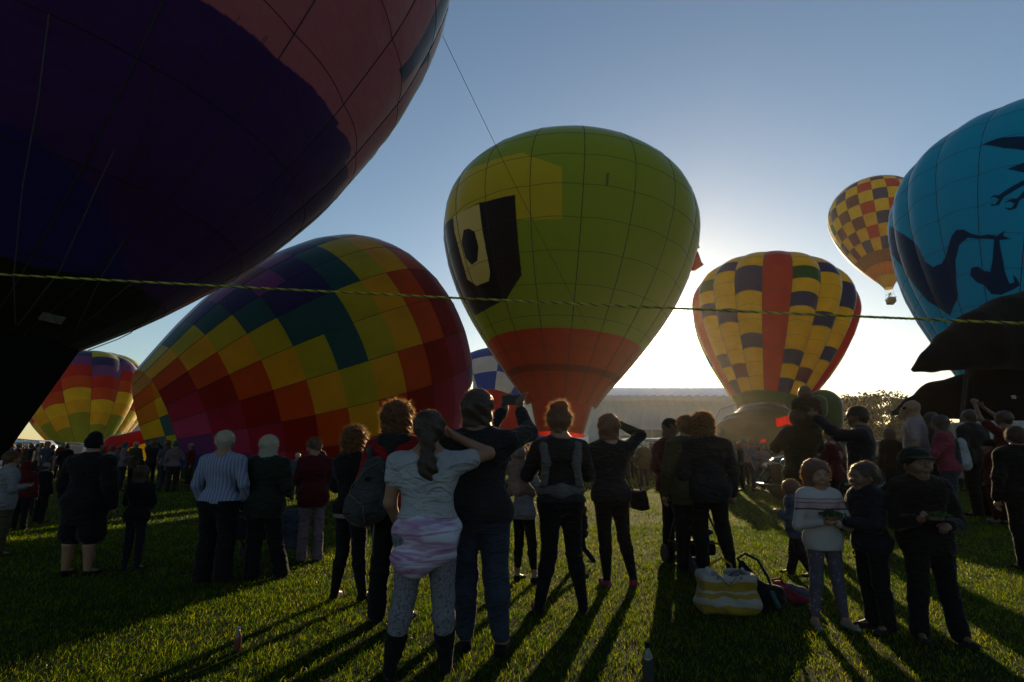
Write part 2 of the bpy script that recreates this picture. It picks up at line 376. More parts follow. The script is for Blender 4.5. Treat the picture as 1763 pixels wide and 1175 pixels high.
for i, (px, py, k, l) in enumerate([(33, 757, 1, 'small round tree on the left ridge, under the purple balloon skirt'), (50, 762, 0, 'small tree on the left ridge next to the darker round one'),
      (14, 764, 2, 'leftmost tree on the far ridge'), (98, 760, 0, 'larger tree just left of the striped balloon mouth'), (118, 768, 1, 'low bushy tree below the striped balloon'), (84, 772, 2, 'low tree between the ridge trees and the striped balloon')]):
    tree(px, py, 105 if i > 2 else 150, k, 2.6 if i < 3 else 2.2, l, 'trees on the left ridge')
def hill(name, pts, Y, depth):
    V = []; F = []; n = len(pts)
    for (px, py) in pts:
        p = P(px, py, Y); V += [(p.x, Y-depth, -.5), (p.x, Y-depth*.45, max(p.z*.55, .1)), (p.x, Y, max(p.z, .2)), (p.x*1.1, Y+depth, -.5)]
    for i in range(n-1):
        for j in range(3): F.append((i*4+j, i*4+4+j, i*4+5+j, i*4+1+j))
    o = link(name, mesh_np(name, V, np.array(F)), None, solid('hillside', (.045, .055, .018), .9, var=.5, scale=.12, bump=.6, bscale=2)); tag(o, kind='structure')
hill('hill', [(-260, 770), (-120, 768), (0, 767), (60, 768), (150, 769), (260, 770), (420, 772), (600, 774)], 190, 60)
hill('hill', [(1300, 772), (1420, 752), (1500, 738), (1600, 740), (1750, 745), (1900, 750), (2100, 765)], 200, 70)

# ------------------------------------------------------------------ big fabric hall behind the field
def hall():
    Y = 105; a = P(1012, 668, Y); b = P(1345, 664, Y); zt = P(1180, 654, Y).z; x0, x1 = a.x, b.x; D = 38
    e = empty('event_hall', ((x0+x1)/2, Y+D/2, 0), 0, 'large pale blue fabric hall with a low barrel roof behind the crowd, under the sun', 'event hall')
    W = x1-x0; wm = fabric('hall_fabric', (.36, .45, .50), trans=.4); n = 22
    prof = [(-D/2, 0), (-D/2, zt*.72), (-D*.42, zt*.86), (-D*.25, zt*.97), (0, zt), (D*.25, zt*.97), (D*.42, zt*.86), (D/2, zt*.72), (D/2, 0)]
    me = None
    for i in range(n):                      # each bay of the cover is a panel
        if me is None:
            V = []; k = 5; w_ = W/n
            for j in range(k+1):
                f = j/k; bul = -.05*math.sin(math.pi*f)
                for (y, z) in prof: V.append((w_*f-w_/2, y*(1+bul/D*2), z+bul*(1 if z > .1 else 0)))
            m_ = len(prof); F = [(j*m_+q, j*m_+q+1, (j+1)*m_+q+1, (j+1)*m_+q) for j in range(k) for q in range(m_-1)]
            me = mesh_np('cover_panel', V, np.array(F)); me.materials.append(wm)
        o = link('cover_panel', me, e); o.location = (-W/2+(i+.5)*W/n, 0, 0)
    mb = MB()
    for s in (-1, 1): mb.box((s*W/2, 0, zt*.36), (.1, D*.98, zt*.72))
    mb.build('end_wall', wm, e)
    for i in (4, 13): MB().box((-W/2+W*(i+.5)/n, -D/2-.25, 2), (3.4, .3, 4), bev=.05).build('door', solid('dark_door', (.06, .07, .08), .5), e)
    MB().box((0, -D/2-.12, zt*.72), (W, .2, .25)).build('eave_beam', solid('steel_grey', (.35, .36, .38), .4, .6), e)
hall()

# ------------------------------------------------------------------ balloons
STD = [(0, .15), (.05, .25), (.12, .38), (.2, .51), (.3, .66), (.4, .79), (.5, .89), (.6, .965), (.68, 1.0), (.76, .985), (.83, .92), (.89, .80), (.94, .63), (.975, .42), (.992, .23), (1.0, .002)]
SEAM = solid('load_tape', (.012, .012, .012), .8)
def interp(prof, t): return float(np.interp(t, [p[0] for p in prof], [p[1] for p in prof]))
def smooth_prof(prof):
    t = np.linspace(0, 1, 201); r = np.interp(t, [p[0] for p in prof], [p[1] for p in prof])
    for _ in range(3):
        q = r.copy(); q[3:-3] = np.convolve(r, np.ones(7)/7, 'valid'); r = q
    return list(zip(t, r))
def balloon(name, B, T, Rm, ng, nrow, colf, label, prof=STD, bulge=.03, spin=0.0, squash=1.0, group=None, seamr=.02, ring=True, art=None, zone=(0, 1), cat='hot air balloon', tape=True, tmat=None):
    B = Vector(B); T = Vector(T); ax = T-B; Lh = ax.length
    e = empty(name, B, 0, label, cat, group)
    q = Vector((0, 0, 1)).rotation_difference(ax.normalized()) @ Quaternion((0, 0, 1), spin)
    e.rotation_mode = 'QUATERNION'; e.rotation_quaternion = q; e.scale = (1, squash, 1)
    pr = smooth_prof(prof); ts = np.array([p[0] for p in pr]); rs = np.array([p[1] for p in pr])*Rm
    arc = np.concatenate([[0], np.cumsum(np.hypot(np.diff(ts*Lh), np.diff(rs)))]); arc /= arc[-1]
    tb = np.interp(np.linspace(0, 1, nrow+1), arc, ts); half = math.pi/ng
    def surf(t, phi):                        # phi from -half..half in one gore
        r0 = np.interp(t, ts, rs); b = bulge*math.sin(math.pi*min(1, max(0, t*1.02)))**.6
        u = phi/half; r_ = r0*(math.cos(half)/math.cos(phi))*(1+b*(1-u*u))
        return (r_*math.cos(phi), r_*math.sin(phi), t*Lh)
    na, nh = 6, 4
    for r_ in range(nrow):
        V = []; F = []
        for j in range(nh+1):
            t = tb[r_]+(tb[r_+1]-tb[r_])*j/nh
            for i in range(na+1): V.append(surf(t, -half+2*half*i/na))
        for j in range(nh):
            for i in range(na): a = j*(na+1)+i; F.append((a, a+1, a+na+2, a+na+1))
        me = mesh_np('panel', V, np.array(F)); me.materials.append(SEAM)
        for g in range(ng):
            m = art if art else colf(g, r_)
            o = link('panel', me, e); o.rotation_euler = (0, 0, 2*math.pi*g/ng); o.material_slots[0].link = 'OBJECT'; o.material_slots[0].material = m
    if tape:
        pts = [surf(t, half) for t in np.interp(np.linspace(0, 1, 40), arc, ts)]
        mb = MB().tube([(p[0]*1.001, p[1]*1.001, p[2]) for p in pts], seamr, 4); me = bpy.data.meshes.new('load_tape'); me.from_pydata([tuple(v) for v in mb.V], [], mb.F); me.update(); me.materials.append(tmat or SEAM)
        for g in range(ng): o = link('load_tape', me, e); o.rotation_euler = (0, 0, 2*math.pi*g/ng)
    if ring:
        for r_ in range(1, nrow):
            pts = []
            for g in range(ng):
                for i in range(6):
                    phi = -half+2*half*i/6; x, y, z = surf(tb[r_], phi); a = 2*math.pi*g/ng; pts.append((x*math.cos(a)-y*math.sin(a), x*math.sin(a)+y*math.cos(a), z))
            pts.append(pts[0]); MB().tube(pts, seamr*.7, 4, False).build('seam', tmat or SEAM, e)
    e['L'] = Lh; return e
FAB = {k: fabric('nylon_'+k, c) for k, c in dict(
    yellow=(.66, .50, .015), gold=(.62, .38, .012), orange=(.55, .17, .01), redorange=(.50, .075, .008), red=(.42, .02, .012), darkred=(.25, .012, .01),
    crimson=(.32, .02, .06), pink=(.38, .05, .16), purple=(.14, .05, .22), navy=(.02, .03, .15), blue=(.03, .06, .30), teal=(.015, .10, .12), green=(.04, .20, .03),
    olive=(.22, .28, .02), lime=(.38, .42, .02), dkgreen=(.02, .10, .02), maroon=(.10, .02, .04), white=(.62, .60, .56), cobalt=(.04, .08, .35), brown=(.22, .08, .02), black=(.012, .012, .012)).items()}

# colour drawings printed on the envelopes, in (angle in degrees, height along the axis) of the envelope
def art_image(name, base, shapes, W=1024, Hh=1024, a0=-180, a1=180, L=1.0):
    img = np.ones((Hh, W, 4), np.float32); img[..., :3] = base
    A = a0+(np.arange(W)+.5)/W*(a1-a0); Z = (np.arange(Hh)+.5)/Hh*L; AA, ZZ = np.meshgrid(A, Z)
    for kind, col, data in shapes:
        if kind == 'poly':
            pts = data; ins = np.zeros(AA.shape, bool); n = len(pts)
            for i in range(n):
                x0, y0 = pts[i]; x1, y1 = pts[(i+1) % n]
                if y0 == y1: continue
                c = ((y0 > ZZ) != (y1 > ZZ)) & (AA < (x1-x0)*(ZZ-y0)/(y1-y0)+x0); ins ^= c
        elif kind == 'ell':
            cx, cy, rx, ry = data; ins = ((AA-cx)/rx)**2+((ZZ-cy)/ry)**2 < 1
        elif kind == 'band':
            ins = (ZZ >= data[0]) & (ZZ < data[1])
        elif kind == 'line':
            ins = np.zeros(AA.shape, bool); pts, wd, asp = data
            for (x0, y0), (x1, y1) in zip(pts[:-1], pts[1:]):
                dx, dy = (x1-x0)*asp, y1-y0; t = np.clip(((AA-x0)*asp*dx+(ZZ-y0)*dy)/max(dx*dx+dy*dy, 1e-9), 0, 1)
                ins |= np.hypot((AA-x0)*asp-t*dx, ZZ-y0-t*dy) < wd
        img[ins, :3] = col
    im = bpy.data.images.new(name, W, Hh, float_buffer=True, alpha=False); im.colorspace_settings.name = 'Linear Rec.709' if False else im.colorspace_settings.name
    im.pixels.foreach_set(img.ravel()); im.pack() if False else None; im.update(); return im
def art_mat(name, img, ref, L, a0=-180, a1=180, trans=.5):
    def cs(t):
        tcn = node(t, 'ShaderNodeTexCoord', object=ref); sx = node(t, 'ShaderNodeSeparateXYZ', {0: tcn.outputs['Object']})
        at = node(t, 'ShaderNodeMath', {0: sx.outputs[1], 1: sx.outputs[0]}, operation='ARCTAN2')
        u = node(t, 'ShaderNodeMapRange', {'Value': at.outputs[0], 'From Min': R(a0), 'From Max': R(a1)}, clamp=False)
        v = node(t, 'ShaderNodeMath', {0: sx.outputs[2], 1: L}, operation='DIVIDE')
        cb = node(t, 'ShaderNodeCombineXYZ', {0: u.outputs[0], 1: v.outputs[0]})
        ti = node(t, 'ShaderNodeTexImage', {0: cb.outputs[0]}, image=img, interpolation='Cubic', extension='EXTEND'); return ti.outputs[0]
    return fabric(name, csock=cs, trans=trans)
def light_veil():  # air volume added to give a warm veil of light round the sun
    m, t = mk('light_veil_air')
    v = node(t, 'ShaderNodeVolumePrincipled', {'Color': (1.0, .93, .80, 1), 'Density': HAZE_D, 'Anisotropy': .78}); node(t, 'ShaderNodeOutputMaterial', {'Volume': v.outputs[0]})
    e = MB().box((0, 180, 29), (560, 420, 60)).build('light_veil', m); tag(e, 'thin air volume added over the whole field to veil it in light', kind='stuff')
HAZE_D = .00014
light_veil()

def caster(e, prof, Rm, squash=1.0):
    """where a sight line meets an envelope: angle in degrees and height along its axis"""
    pr = smooth_prof(prof); ts = np.array([p[0] for p in pr]); rs = np.array([p[1] for p in pr])*Rm; Lh = e['L']
    Mi = (Matrix.Translation(e.location) @ e.rotation_quaternion.to_matrix().to_4x4() @ Matrix.Diagonal((1, squash, 1, 1))).inverted()
    o = Mi @ Vector((0, 0, CAM_H))
    def f(px, py):
        d = (Mi.to_3x3() @ ray(px, py)).normalized(); s = np.linspace(2, 200, 12000)
        X = o.x+d.x*s; Y = o.y+d.y*s; Z = o.z+d.z*s; rr = np.hypot(X, Y); lim = np.interp(Z/Lh, ts, rs, left=-1, right=-1)
        dd = rr-lim; ins = np.nonzero(dd < 0)[0]
        i = ins[0] if len(ins) else int(np.argmin(np.abs(dd)))
        return (math.degrees(math.atan2(Y[i], X[i])), float(Z[i]))
    return f
def poly(f, pts, sub_=6):
    """outline with its sides subdivided so that they follow the surface"""
    out_ = []
    for i in range(len(pts)):
        a, b = pts[i], pts[(i+1) % len(pts)]
        for k in range(sub_): out_.append(f(a[0]+(b[0]-a[0])*k/sub_, a[1]+(b[1]-a[1])*k/sub_))
    return out_
WICK = None
def wicker():
    global WICK
    if WICK: return WICK
    m, t = mk('wicker'); tcn = node(t, 'ShaderNodeTexCoord')
    w1 = node(t, 'ShaderNodeTexWave', {'Vector': tcn.outputs['Object'], 'Scale': 14.0, 'Distortion': 1.0}, bands_direction='Z')
    bp = node(t, 'ShaderNodeBump', {'Height': w1.outputs[1], 'Strength': .8, 'Distance': .03})
    b = node(t, 'ShaderNodeBsdfPrincipled', {'Base Color': (.12, .07, .03, 1), 'Roughness': .8, 'Normal': bp.outputs[0]}); node(t, 'ShaderNodeOutputMaterial', {'Surface': b.outputs[0]}); WICK = m; return m
STEEL = solid('rig_steel', (.3, .3, .3), .35, .8); BLACKC = cloth('black_padding', (.015, .015, .016))
def rig(e, rm, drop, bw=1.3, crew=0):
    z0 = -drop; bh = 1.1; zt = z0+bh
    mb = MB(); mb.box((0, 0, z0+bh/2), (bw, bw*.85, bh), bev=.12); mb.build('basket', wicker(), e)
    rim = MB(); x, y = bw/2+.03, bw*.425+.03; rim.tube([(-x, -y, zt), (x, -y, zt), (x, y, zt), (-x, y, zt), (-x, -y, zt)], .06, 6); rim.build('basket_rim', BLACKC, e)
    fr = MB(); zf = zt+1.0; x, y = bw*.36, bw*.32
    fr.tube([(-x, -y, zf), (x, -y, zf), (x, y, zf), (-x, y, zf), (-x, -y, zf)], .03, 6)
    for sx in (-1, 1):
        for sy in (-1, 1): fr.tube([(sx*bw*.47, sy*bw*.4, zt), (sx*x, sy*y, zf)], .025, 6)
    for sx in (-.25, .25): fr.lathe([(.05, zf-.2), (.16, zf-.1), (.17, zf+.15), (.14, zf+.3)], 12, Matrix.Translation((sx*bw*.6, 0, 0)))
    fr.build('burner', STEEL, e)
    for k in range(8):
        a = k*math.pi/4+.3; sx, sy = (1 if math.cos(a) > 0 else -1), (1 if math.sin(a) > 0 else -1)
        MB().tube([(sx*x, sy*y, zf), (rm*math.cos(a), rm*math.sin(a), .02)], .012, 4).build('cable', STEEL, e)
    for k in range(crew): pass

# green face balloon
gB = P(966, 702, 36); gT = P(985, 279, 37.5); gR = 8.55
green = balloon('balloon', gB, gT, gR, 18, 14, None, 'large lime green balloon, red below, with a black patch round a cream eye', spin=R(-90+10), bulge=.028, seamr=.022, art=FAB['green'],
    prof=[(0, .25), (.05, .32), (.12, .44), (.2, .565), (.3, .71), (.4, .83), (.5, .92), (.6, .98), (.68, 1.0), (.76, .98), (.83, .91), (.89, .79), (.94, .62), (.975, .42), (.992, .23), (1.0, .002)])
GPROF = [(0, .25), (.05, .32), (.12, .44), (.2, .565), (.3, .71), (.4, .83), (.5, .92), (.6, .98), (.68, 1.0), (.76, .98), (.83, .91), (.89, .79), (.94, .62), (.975, .42), (.992, .23), (1.0, .002)]
gf = caster(green, GPROF, gR)
YEL, BLK, CRM = (.50, .40, .02), (.016, .013, .02), (.60, .50, .22)
zr = gf(985, 566)[1]
shapes = [('poly', YEL, poly(gf, [(740, 420), (764, 400), (775, 335), (800, 296), (850, 276), (900, 264), (968, 290), (968, 379), (890, 380), (888, 337), (826, 350), (782, 376), (762, 396)])),
          ('poly', BLK, poly(gf, [(760, 395), (782, 375), (826, 350), (888, 337), (890, 380), (899, 475), (872, 516), (835, 535), (818, 545), (800, 520), (775, 470)])),
          ('poly', CRM, poly(gf, [(781, 374), (826, 352), (832, 400), (845, 470), (843, 485), (822, 493), (806, 482), (794, 440), (784, 400)])),
          ('poly', BLK, poly(gf, [(800, 397), (810, 395), (819, 400), (826, 425), (824, 450), (814, 457), (802, 445), (795, 420)])),
          ('poly', YEL, poly(gf, [(768, 450), (775, 470), (798, 520), (790, 515), (772, 470)])),
          ('band', (.44, .032, .012), (-2, zr)), ('band', (.20, .012, .01), (gf(985, 640)[1], gf(985, 628)[1]))]
shapes.append(('poly', (.10, .12, .03), poly(gf, [(1043, 300), (1048, 300), (1046, 322), (1042, 322)], 2)))
img = art_image('green_envelope', (.24, .32, .025), shapes, 1536, 1024, -180, 180, green['L'])
gm = art_mat('green_envelope_cloth', img, green, green['L'])
for o in green.children:
    if o.name.startswith('panel'): o.material_slots[0].material = gm
rig(green, gR*.26, 3.3)
def skirt(e, r0, r1, z1, mat, n=24, half=2*math.pi, a0=0, name='skirt'):
    V = []; F = []; k = 6
    for j in range(k+1):
        f = j/k
        for i in range(n+1): a = a0+half*i/n; r_ = (r0+(r1-r0)*f)*(1+.03*math.cos(i*math.pi)); V.append((r_*math.cos(a), r_*math.sin(a), z1*f))
    for j in range(k):
        for i in range(n): q = j*(n+1)+i; F.append((q, q+1, q+n+2, q+n+1))
    return link(name, mesh_np(name, V, np.array(F)), e, mat)
skirt(green, gR*.25, gR*.19, -1.7, FAB['red'], half=math.pi*1.93, a0=R(-100))
# red fin on the far side of the green balloon
fin = blob('fin', [cone(P(1195, 440, 37), P(1206, 455, 37), .35, .12, (1, .8, 1)), cone(P(1196, 455, 37), P(1210, 456, 37), .5, .08, (1, .8, 1)), cone(P(1196, 420, 37), P(1204, 428, 37), .3, .05)], .09)
Mg = (Matrix.Translation(green.location) @ green.rotation_quaternion.to_matrix().to_4x4())
fin.transform(Mg.inverted()); link('fin', fin, green, FAB['red'])

# yellow chequered balloon with red gores
CHK = ['navy', 'navy', 'maroon', 'navy', 'navy', 'navy', 'dkgreen']
def ycol(g, r_):
    k = g % 4 if g < 9 else (18-g) % 4 and 4-((18-g) % 4)
    if r_ == 0: return FAB['dkgreen']
    if k == 0: return FAB['red']
    hit = {1: r_ % 2 == 1 and r_ % 6 != 5, 2: r_ % 4 == 2, 3: r_ % 4 in (0,) or r_ == 9}[k]
    return FAB[CHK[(g*3+r_*5) % 7]] if hit and r_ < 15 else FAB['yellow']
yl = balloon('balloon', P(1322, 712, 74), P(1331, 460, 78), 9.9, 18, 17, ycol, 'yellow balloon with red gores and navy chequers, standing just right of the sun', bulge=.11, spin=R(-110), seamr=.025, prof=[(0, .36), (.05, .41), (.12, .50), (.2, .60), (.3, .72), (.4, .82), (.5, .905), (.6, .965), (.68, 1.0), (.76, .985), (.83, .92), (.89, .80), (.94, .63), (.975, .42), (.992, .23), (1.0, .002)])
rig(yl, 2.4, 4.4); skirt(yl, 3.6, 2.8, -2.2, FAB['dkgreen'])

# small chequered balloon in the air
def bcol(g, r_):
    if r_ < 1: return FAB['gold']
    if r_ == 1: return FAB['orange']
    if r_ == 2: return FAB['brown']
    if (g+r_) % 2: return FAB['yellow'] if r_ > 5 else FAB['gold']
    d = (g-(r_//2)) % 10
    return FAB['green'] if d in (1, 2, 3) else FAB['red'] if g % 10 == 0 else FAB['maroon'] if d in (6, 7, 5) else FAB['navy']
sb = balloon('balloon', P(1530, 497, 118), P(1499, 322, 124), 9.6, 22, 13, bcol, 'small multicolour chequered balloon floating high with its basket, behind the big blue one', prof=[(0, .08), (.05, .15), (.12, .30), (.2, .46), (.3, .64), (.4, .78), (.5, .89), (.6, .965), (.68, 1.0), (.76, .985), (.83, .92), (.89, .80), (.94, .63), (.975, .42), (.992, .23), (1.0, .002)], bulge=.03, spin=R(-100), seamr=.02, ring=False)
rig(sb, .8, 3.6, 1.7)

# big blue balloon with a stork
bB, bT, bR = P(1752, 715, 33), P(1860, 262, 35), 9.35
blue = balloon('balloon', bB, bT, bR, 22, 15, None, 'big turquoise blue balloon with a dark stork carrying a bundle, cut by the right edge', bulge=.035, spin=R(-98), seamr=.022, art=FAB['blue'])
bf = caster(blue, STD, bR); INK = (.006, .035, .085)
shapes = [('poly', INK, poly(bf, [(1535, 390), (1560, 405), (1583, 425), (1596, 452), (1610, 462), (1623, 455), (1633, 430), (1642, 408), (1650, 399), (1662, 398), (1672, 404), (1690, 407), (1703, 406), (1718, 410), (1733, 399), (1728, 409), (1742, 415), (1720, 417), (1690, 412), (1668, 412), (1655, 425), (1648, 450), (1648, 485), (1650, 510), (1643, 530), (1638, 545), (1600, 520), (1560, 470), (1535, 430)], 3)),
          ('poly', INK, poly(bf, [(1713, 415), (1722, 415), (1724, 430), (1728, 450), (1731, 470), (1738, 490), (1746, 488), (1744, 474), (1752, 482), (1756, 492), (1745, 500), (1725, 510), (1707, 508), (1695, 492), (1683, 488), (1672, 476), (1674, 463), (1684, 460), (1696, 468), (1706, 470), (1710, 450)], 3)),
          ('poly', INK, poly(bf, [(1690, 250), (1720, 242), (1770, 238), (1850, 230), (1850, 270), (1763, 262), (1730, 260)], 3)),
          ('poly', INK, poly(bf, [(1735, 296), (1770, 280), (1850, 270), (1850, 300), (1763, 300)], 3)),
          ('poly', INK, poly(bf, [(1763, 312), (1730, 334), (1722, 340), (1712, 340), (1706, 346), (1714, 343), (1722, 348), (1714, 356), (1706, 354), (1710, 359), (1722, 357), (1730, 344), (1765, 320)], 3)),
          ('poly', INK, poly(bf, [(1763, 330), (1752, 345), (1740, 347), (1730, 354), (1740, 351), (1747, 354), (1742, 362), (1730, 361), (1738, 366), (1750, 362), (1756, 348), (1768, 338)], 3))]
img = art_image('blue_envelope', (.006, .36, .55), shapes, 2048, 1280, -180, 180, blue['L'])
bm = art_mat('blue_envelope_cloth', img, blue, blue['L'])
for o in blue.children:
    if o.name.startswith('panel'): o.material_slots[0].material = bm
rig(blue, bR*.15, 2.2)

# huge purple and pink balloon on the left
pB, pT, pR = Vector((-10.9, 10.9, 3.5)), Vector((-10.7, 11.3, 21.2)), 9.45
PPROF = [(0, .20), (.05, .34), (.15, .56), (.26, .725), (.4, .88), (.5, .955), (.58, 1.0), (.7, .98), (.8, .88), (.89, .70), (.95, .48), (.985, .26), (1, .002)]
pur = balloon('balloon', pB, pT, pR, 22, 14, None, 'huge dark purple and pink balloon looming over the upper left corner', prof=PPROF, bulge=.02, spin=R(-90), seamr=.014, art=FAB['purple'])
pf = caster(pur, PPROF, pR)
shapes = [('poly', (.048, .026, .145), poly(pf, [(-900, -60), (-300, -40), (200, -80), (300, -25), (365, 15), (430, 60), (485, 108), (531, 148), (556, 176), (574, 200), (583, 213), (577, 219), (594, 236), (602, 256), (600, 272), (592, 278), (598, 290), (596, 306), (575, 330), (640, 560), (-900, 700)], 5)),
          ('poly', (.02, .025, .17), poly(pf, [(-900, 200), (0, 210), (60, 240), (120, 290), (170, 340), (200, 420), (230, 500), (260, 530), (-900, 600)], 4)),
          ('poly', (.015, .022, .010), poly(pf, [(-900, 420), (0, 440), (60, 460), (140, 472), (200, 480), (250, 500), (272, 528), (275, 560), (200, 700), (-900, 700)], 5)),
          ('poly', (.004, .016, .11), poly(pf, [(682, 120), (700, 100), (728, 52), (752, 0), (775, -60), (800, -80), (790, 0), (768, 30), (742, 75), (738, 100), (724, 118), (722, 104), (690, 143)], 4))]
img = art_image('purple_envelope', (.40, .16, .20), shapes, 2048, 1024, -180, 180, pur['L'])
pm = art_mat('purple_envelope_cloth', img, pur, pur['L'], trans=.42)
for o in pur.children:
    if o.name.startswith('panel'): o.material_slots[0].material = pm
skirt(pur, pR*.205, pR*.11, -2.3, cloth('skirt_black', (.006, .006, .007), sheen=0))
rig(pur, pR*.13, 3.4)
# shadows of inside cords, laid on the cloth as thin dark tubes, and rigging lines running down the outside to the basket
CORD = solid('pale_cord', (.05, .05, .05), .7)
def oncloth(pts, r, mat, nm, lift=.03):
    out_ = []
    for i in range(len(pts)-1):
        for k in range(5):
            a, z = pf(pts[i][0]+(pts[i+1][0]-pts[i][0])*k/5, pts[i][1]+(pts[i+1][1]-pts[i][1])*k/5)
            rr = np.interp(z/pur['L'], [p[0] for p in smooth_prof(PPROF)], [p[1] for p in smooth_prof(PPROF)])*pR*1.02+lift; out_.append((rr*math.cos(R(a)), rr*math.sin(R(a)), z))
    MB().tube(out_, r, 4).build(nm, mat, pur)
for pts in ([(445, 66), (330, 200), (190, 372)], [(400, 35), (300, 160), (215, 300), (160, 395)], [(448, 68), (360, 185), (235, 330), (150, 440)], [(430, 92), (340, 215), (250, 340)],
            [(259, 112), (232, 250), (205, 340), (165, 480)], [(259, 112), (248, 200), (244, 330)], [(503, 294), (450, 370), (400, 430)], [(503, 294), (470, 350), (440, 400)], [(380, 60), (260, 215), (180, 345)]): oncloth(pts, .006, SEAM, 'cord_shadow')
for pts in ([(22, 560), (20, 480), (35, 330), (62, 180), (85, 0)], [(25, 562), (95, 470), (140, 370), (200, 235)], [(118, 575), (170, 470), (215, 400)], [(118, 575), (190, 510), (240, 470)], [(178, 607), (240, 550), (290, 505)]): oncloth(pts, .010, CORD, 'rigging_line', .05)

a_, z_ = pf(84, 549); rr_ = np.interp(z_/pur['L'], [p[0] for p in smooth_prof(PPROF)], [p[1] for p in smooth_prof(PPROF)])*pR*1.02+.03
o = MB().box((0, 0, 0), (.02, .42, .16)).build('data_label', cloth('label_cloth', (.25, .25, .24)), pur); o.location = (rr_*math.cos(R(a_)), rr_*math.sin(R(a_)), z_); o.rotation_euler = (0, R(38), R(a_))
# patchwork balloon lying over to the left of the green one
PAL = ['dkgreen', 'blue', 'purple', 'pink', 'crimson', 'darkred', 'red', 'redorange', 'orange', 'gold', 'yellow', 'lime', 'olive', 'green', 'teal', 'navy', 'purple', 'red', 'redorange', 'orange']
def pcol(g, r_):
    n = -3-(g if g < 6 else g-23)
    lv = int(round(min(4+(r_-5)+(n-1), 4.0-(r_-5)+.6*(n-1))))
    return FAB[LEV[(lv+8) % len(LEV)]]
LEV = ['teal', 'lime', 'yellow', 'olive', 'dkgreen', 'blue', 'purple', 'pink', 'crimson', 'darkred', 'redorange', 'gold', 'lime', 'teal', 'navy', 'purple', 'maroon', 'redorange', 'orange', 'gold']
qprof = [(0, .36), (.06, .46), (.14, .59), (.24, .73), (.36, .85), (.48, .94), (.6, .995), (.7, 1.0), (.79, .94), (.87, .81), (.93, .63), (.97, .43), (.99, .25), (1, .002)]
patch = balloon('balloon', P(262, 785, 25.5)+Vector((0, 0, 1.2)), P(741, 592, 36), 7.45, 23, 16, pcol, 'rainbow patchwork balloon lying tilted on the grass while it fills', prof=qprof, bulge=.012, spin=R(21.5), seamr=.014, ring=False)

# two striped balloons far left
BAND = ['olive', 'olive', 'olive', 'gold', 'yellow', 'redorange', 'red', 'purple', 'navy', 'lime', 'olive', 'lime']
def scol(off):
    def f(g, r_):
        k = r_-(1 if g % 2 else 0)
        return FAB[BAND[max(0, min(11, k))]]
    return f
s1 = balloon('balloon', P(148, 800, 62), P(150, 622, 66), 5.4, 12, 14, scol(0), 'rainbow banded balloon standing left of the lying patchwork one, its nearer twin', bulge=.13, spin=R(-95), seamr=.02, ring=False)
rig(s1, 1.0, 2.0)
s2 = balloon('balloon', P(160, 790, 72), P(180, 625, 78), 5.6, 12, 14, scol(1), 'rainbow banded balloon half hidden behind its nearer twin on the left', bulge=.13, spin=R(-80), seamr=.02, ring=False)
rig(s2, 1.0, 1.8)

# blue and white chequered balloon, crown towards us
def ccol(g, r_):
    if r_ >= 8: return FAB['red']
    return FAB['white'] if (g+r_) % 2 else FAB['cobalt']
chk = balloon('balloon', P(876, 706, 72), P(846, 738, 60)+Vector((0, 0, .2)), 8.2, 14, 10, ccol, 'blue and white chequered balloon with a red crown, lying behind the green one', prof=[(0, .3), (.1, .5), (.25, .72), (.4, .88), (.55, .98), (.65, 1.0), (.76, .94), (.85, .82), (.92, .64), (.965, .45), (.99, .25), (1, .002)], bulge=.03, spin=R(12), seamr=.015, ring=False)

# odd shaped envelopes made of soft volumes
def soft(name, prims, h, mat, label, group=None, noise=0.0, nf=3, **k):
    me = blob('envelope', prims, h, noise=noise, nfreq=nf); c = Vector((0, 0, 0)); n = len(me.vertices)
    co = np.empty(n*3, np.float32); me.vertices.foreach_get('co', co); co = co.reshape(-1, 3); b = Vector(((co[:, 0].min()+co[:, 0].max())/2, (co[:, 1].min()+co[:, 1].max())/2, max(0, co[:, 2].min())))
    e = empty(name, b, 0, label, 'hot air balloon', group); me.transform(Matrix.Translation(-b)); link('envelope', me, e, mat); return e
Q = lambda px, py, Y: tuple(P(px, py, Y))
DARK = cloth('dark_shape_cloth', (.016, .011, .009), sheen=.05)
dk = soft('balloon', [cone(Q(1573, 637, 24), Q(1602, 622, 24), .13, .48, (1, .8, 1), .1), cone(Q(1602, 622, 24), Q(1642, 603, 24.2), .48, .88, (1, .8, 1), .1), cone(Q(1642, 603, 24.2), Q(1688, 586, 24.6), .88, 1.30, (1, .8, 1), .1), cone(Q(1688, 586, 24.6), Q(1742, 573, 25.2), 1.30, 1.68, (1, .8, 1), .1), cone(Q(1742, 573, 25.2), Q(1812, 567, 26.2), 1.68, 2.1, (1, .8, 1), .1),
    cone(Q(1752, 640, 27), Q(1752, 590, 27), 2.05, 1.9, (1, .9, 1), .1), cone(Q(1752, 710, 27), Q(1752, 640, 27), 2.05, 2.05, (1, .9, 1), .1), cone(Q(1860, 720, 27), Q(1860, 600, 27), 2.6, 2.6, (1, .8, 1), .3)], .10, DARK, 'dark brown shape balloon with a drooping rounded wing, under the blue one', noise=.008)
fin2 = blob('lower_wing', [cone(Q(1538, 712, 28), Q(1570, 702, 28), .12, .42, (1, .8, 1), .2), cone(Q(1570, 702, 28), Q(1612, 690, 28), .42, .85, (1, .8, 1), .3), cone(Q(1612, 690, 28), Q(1665, 684, 28), .85, 1.15, (1, .8, 1), .3)], .12)
fin2.transform(Matrix.Translation(-dk.location)); link('lower_wing', fin2, dk, DARK)
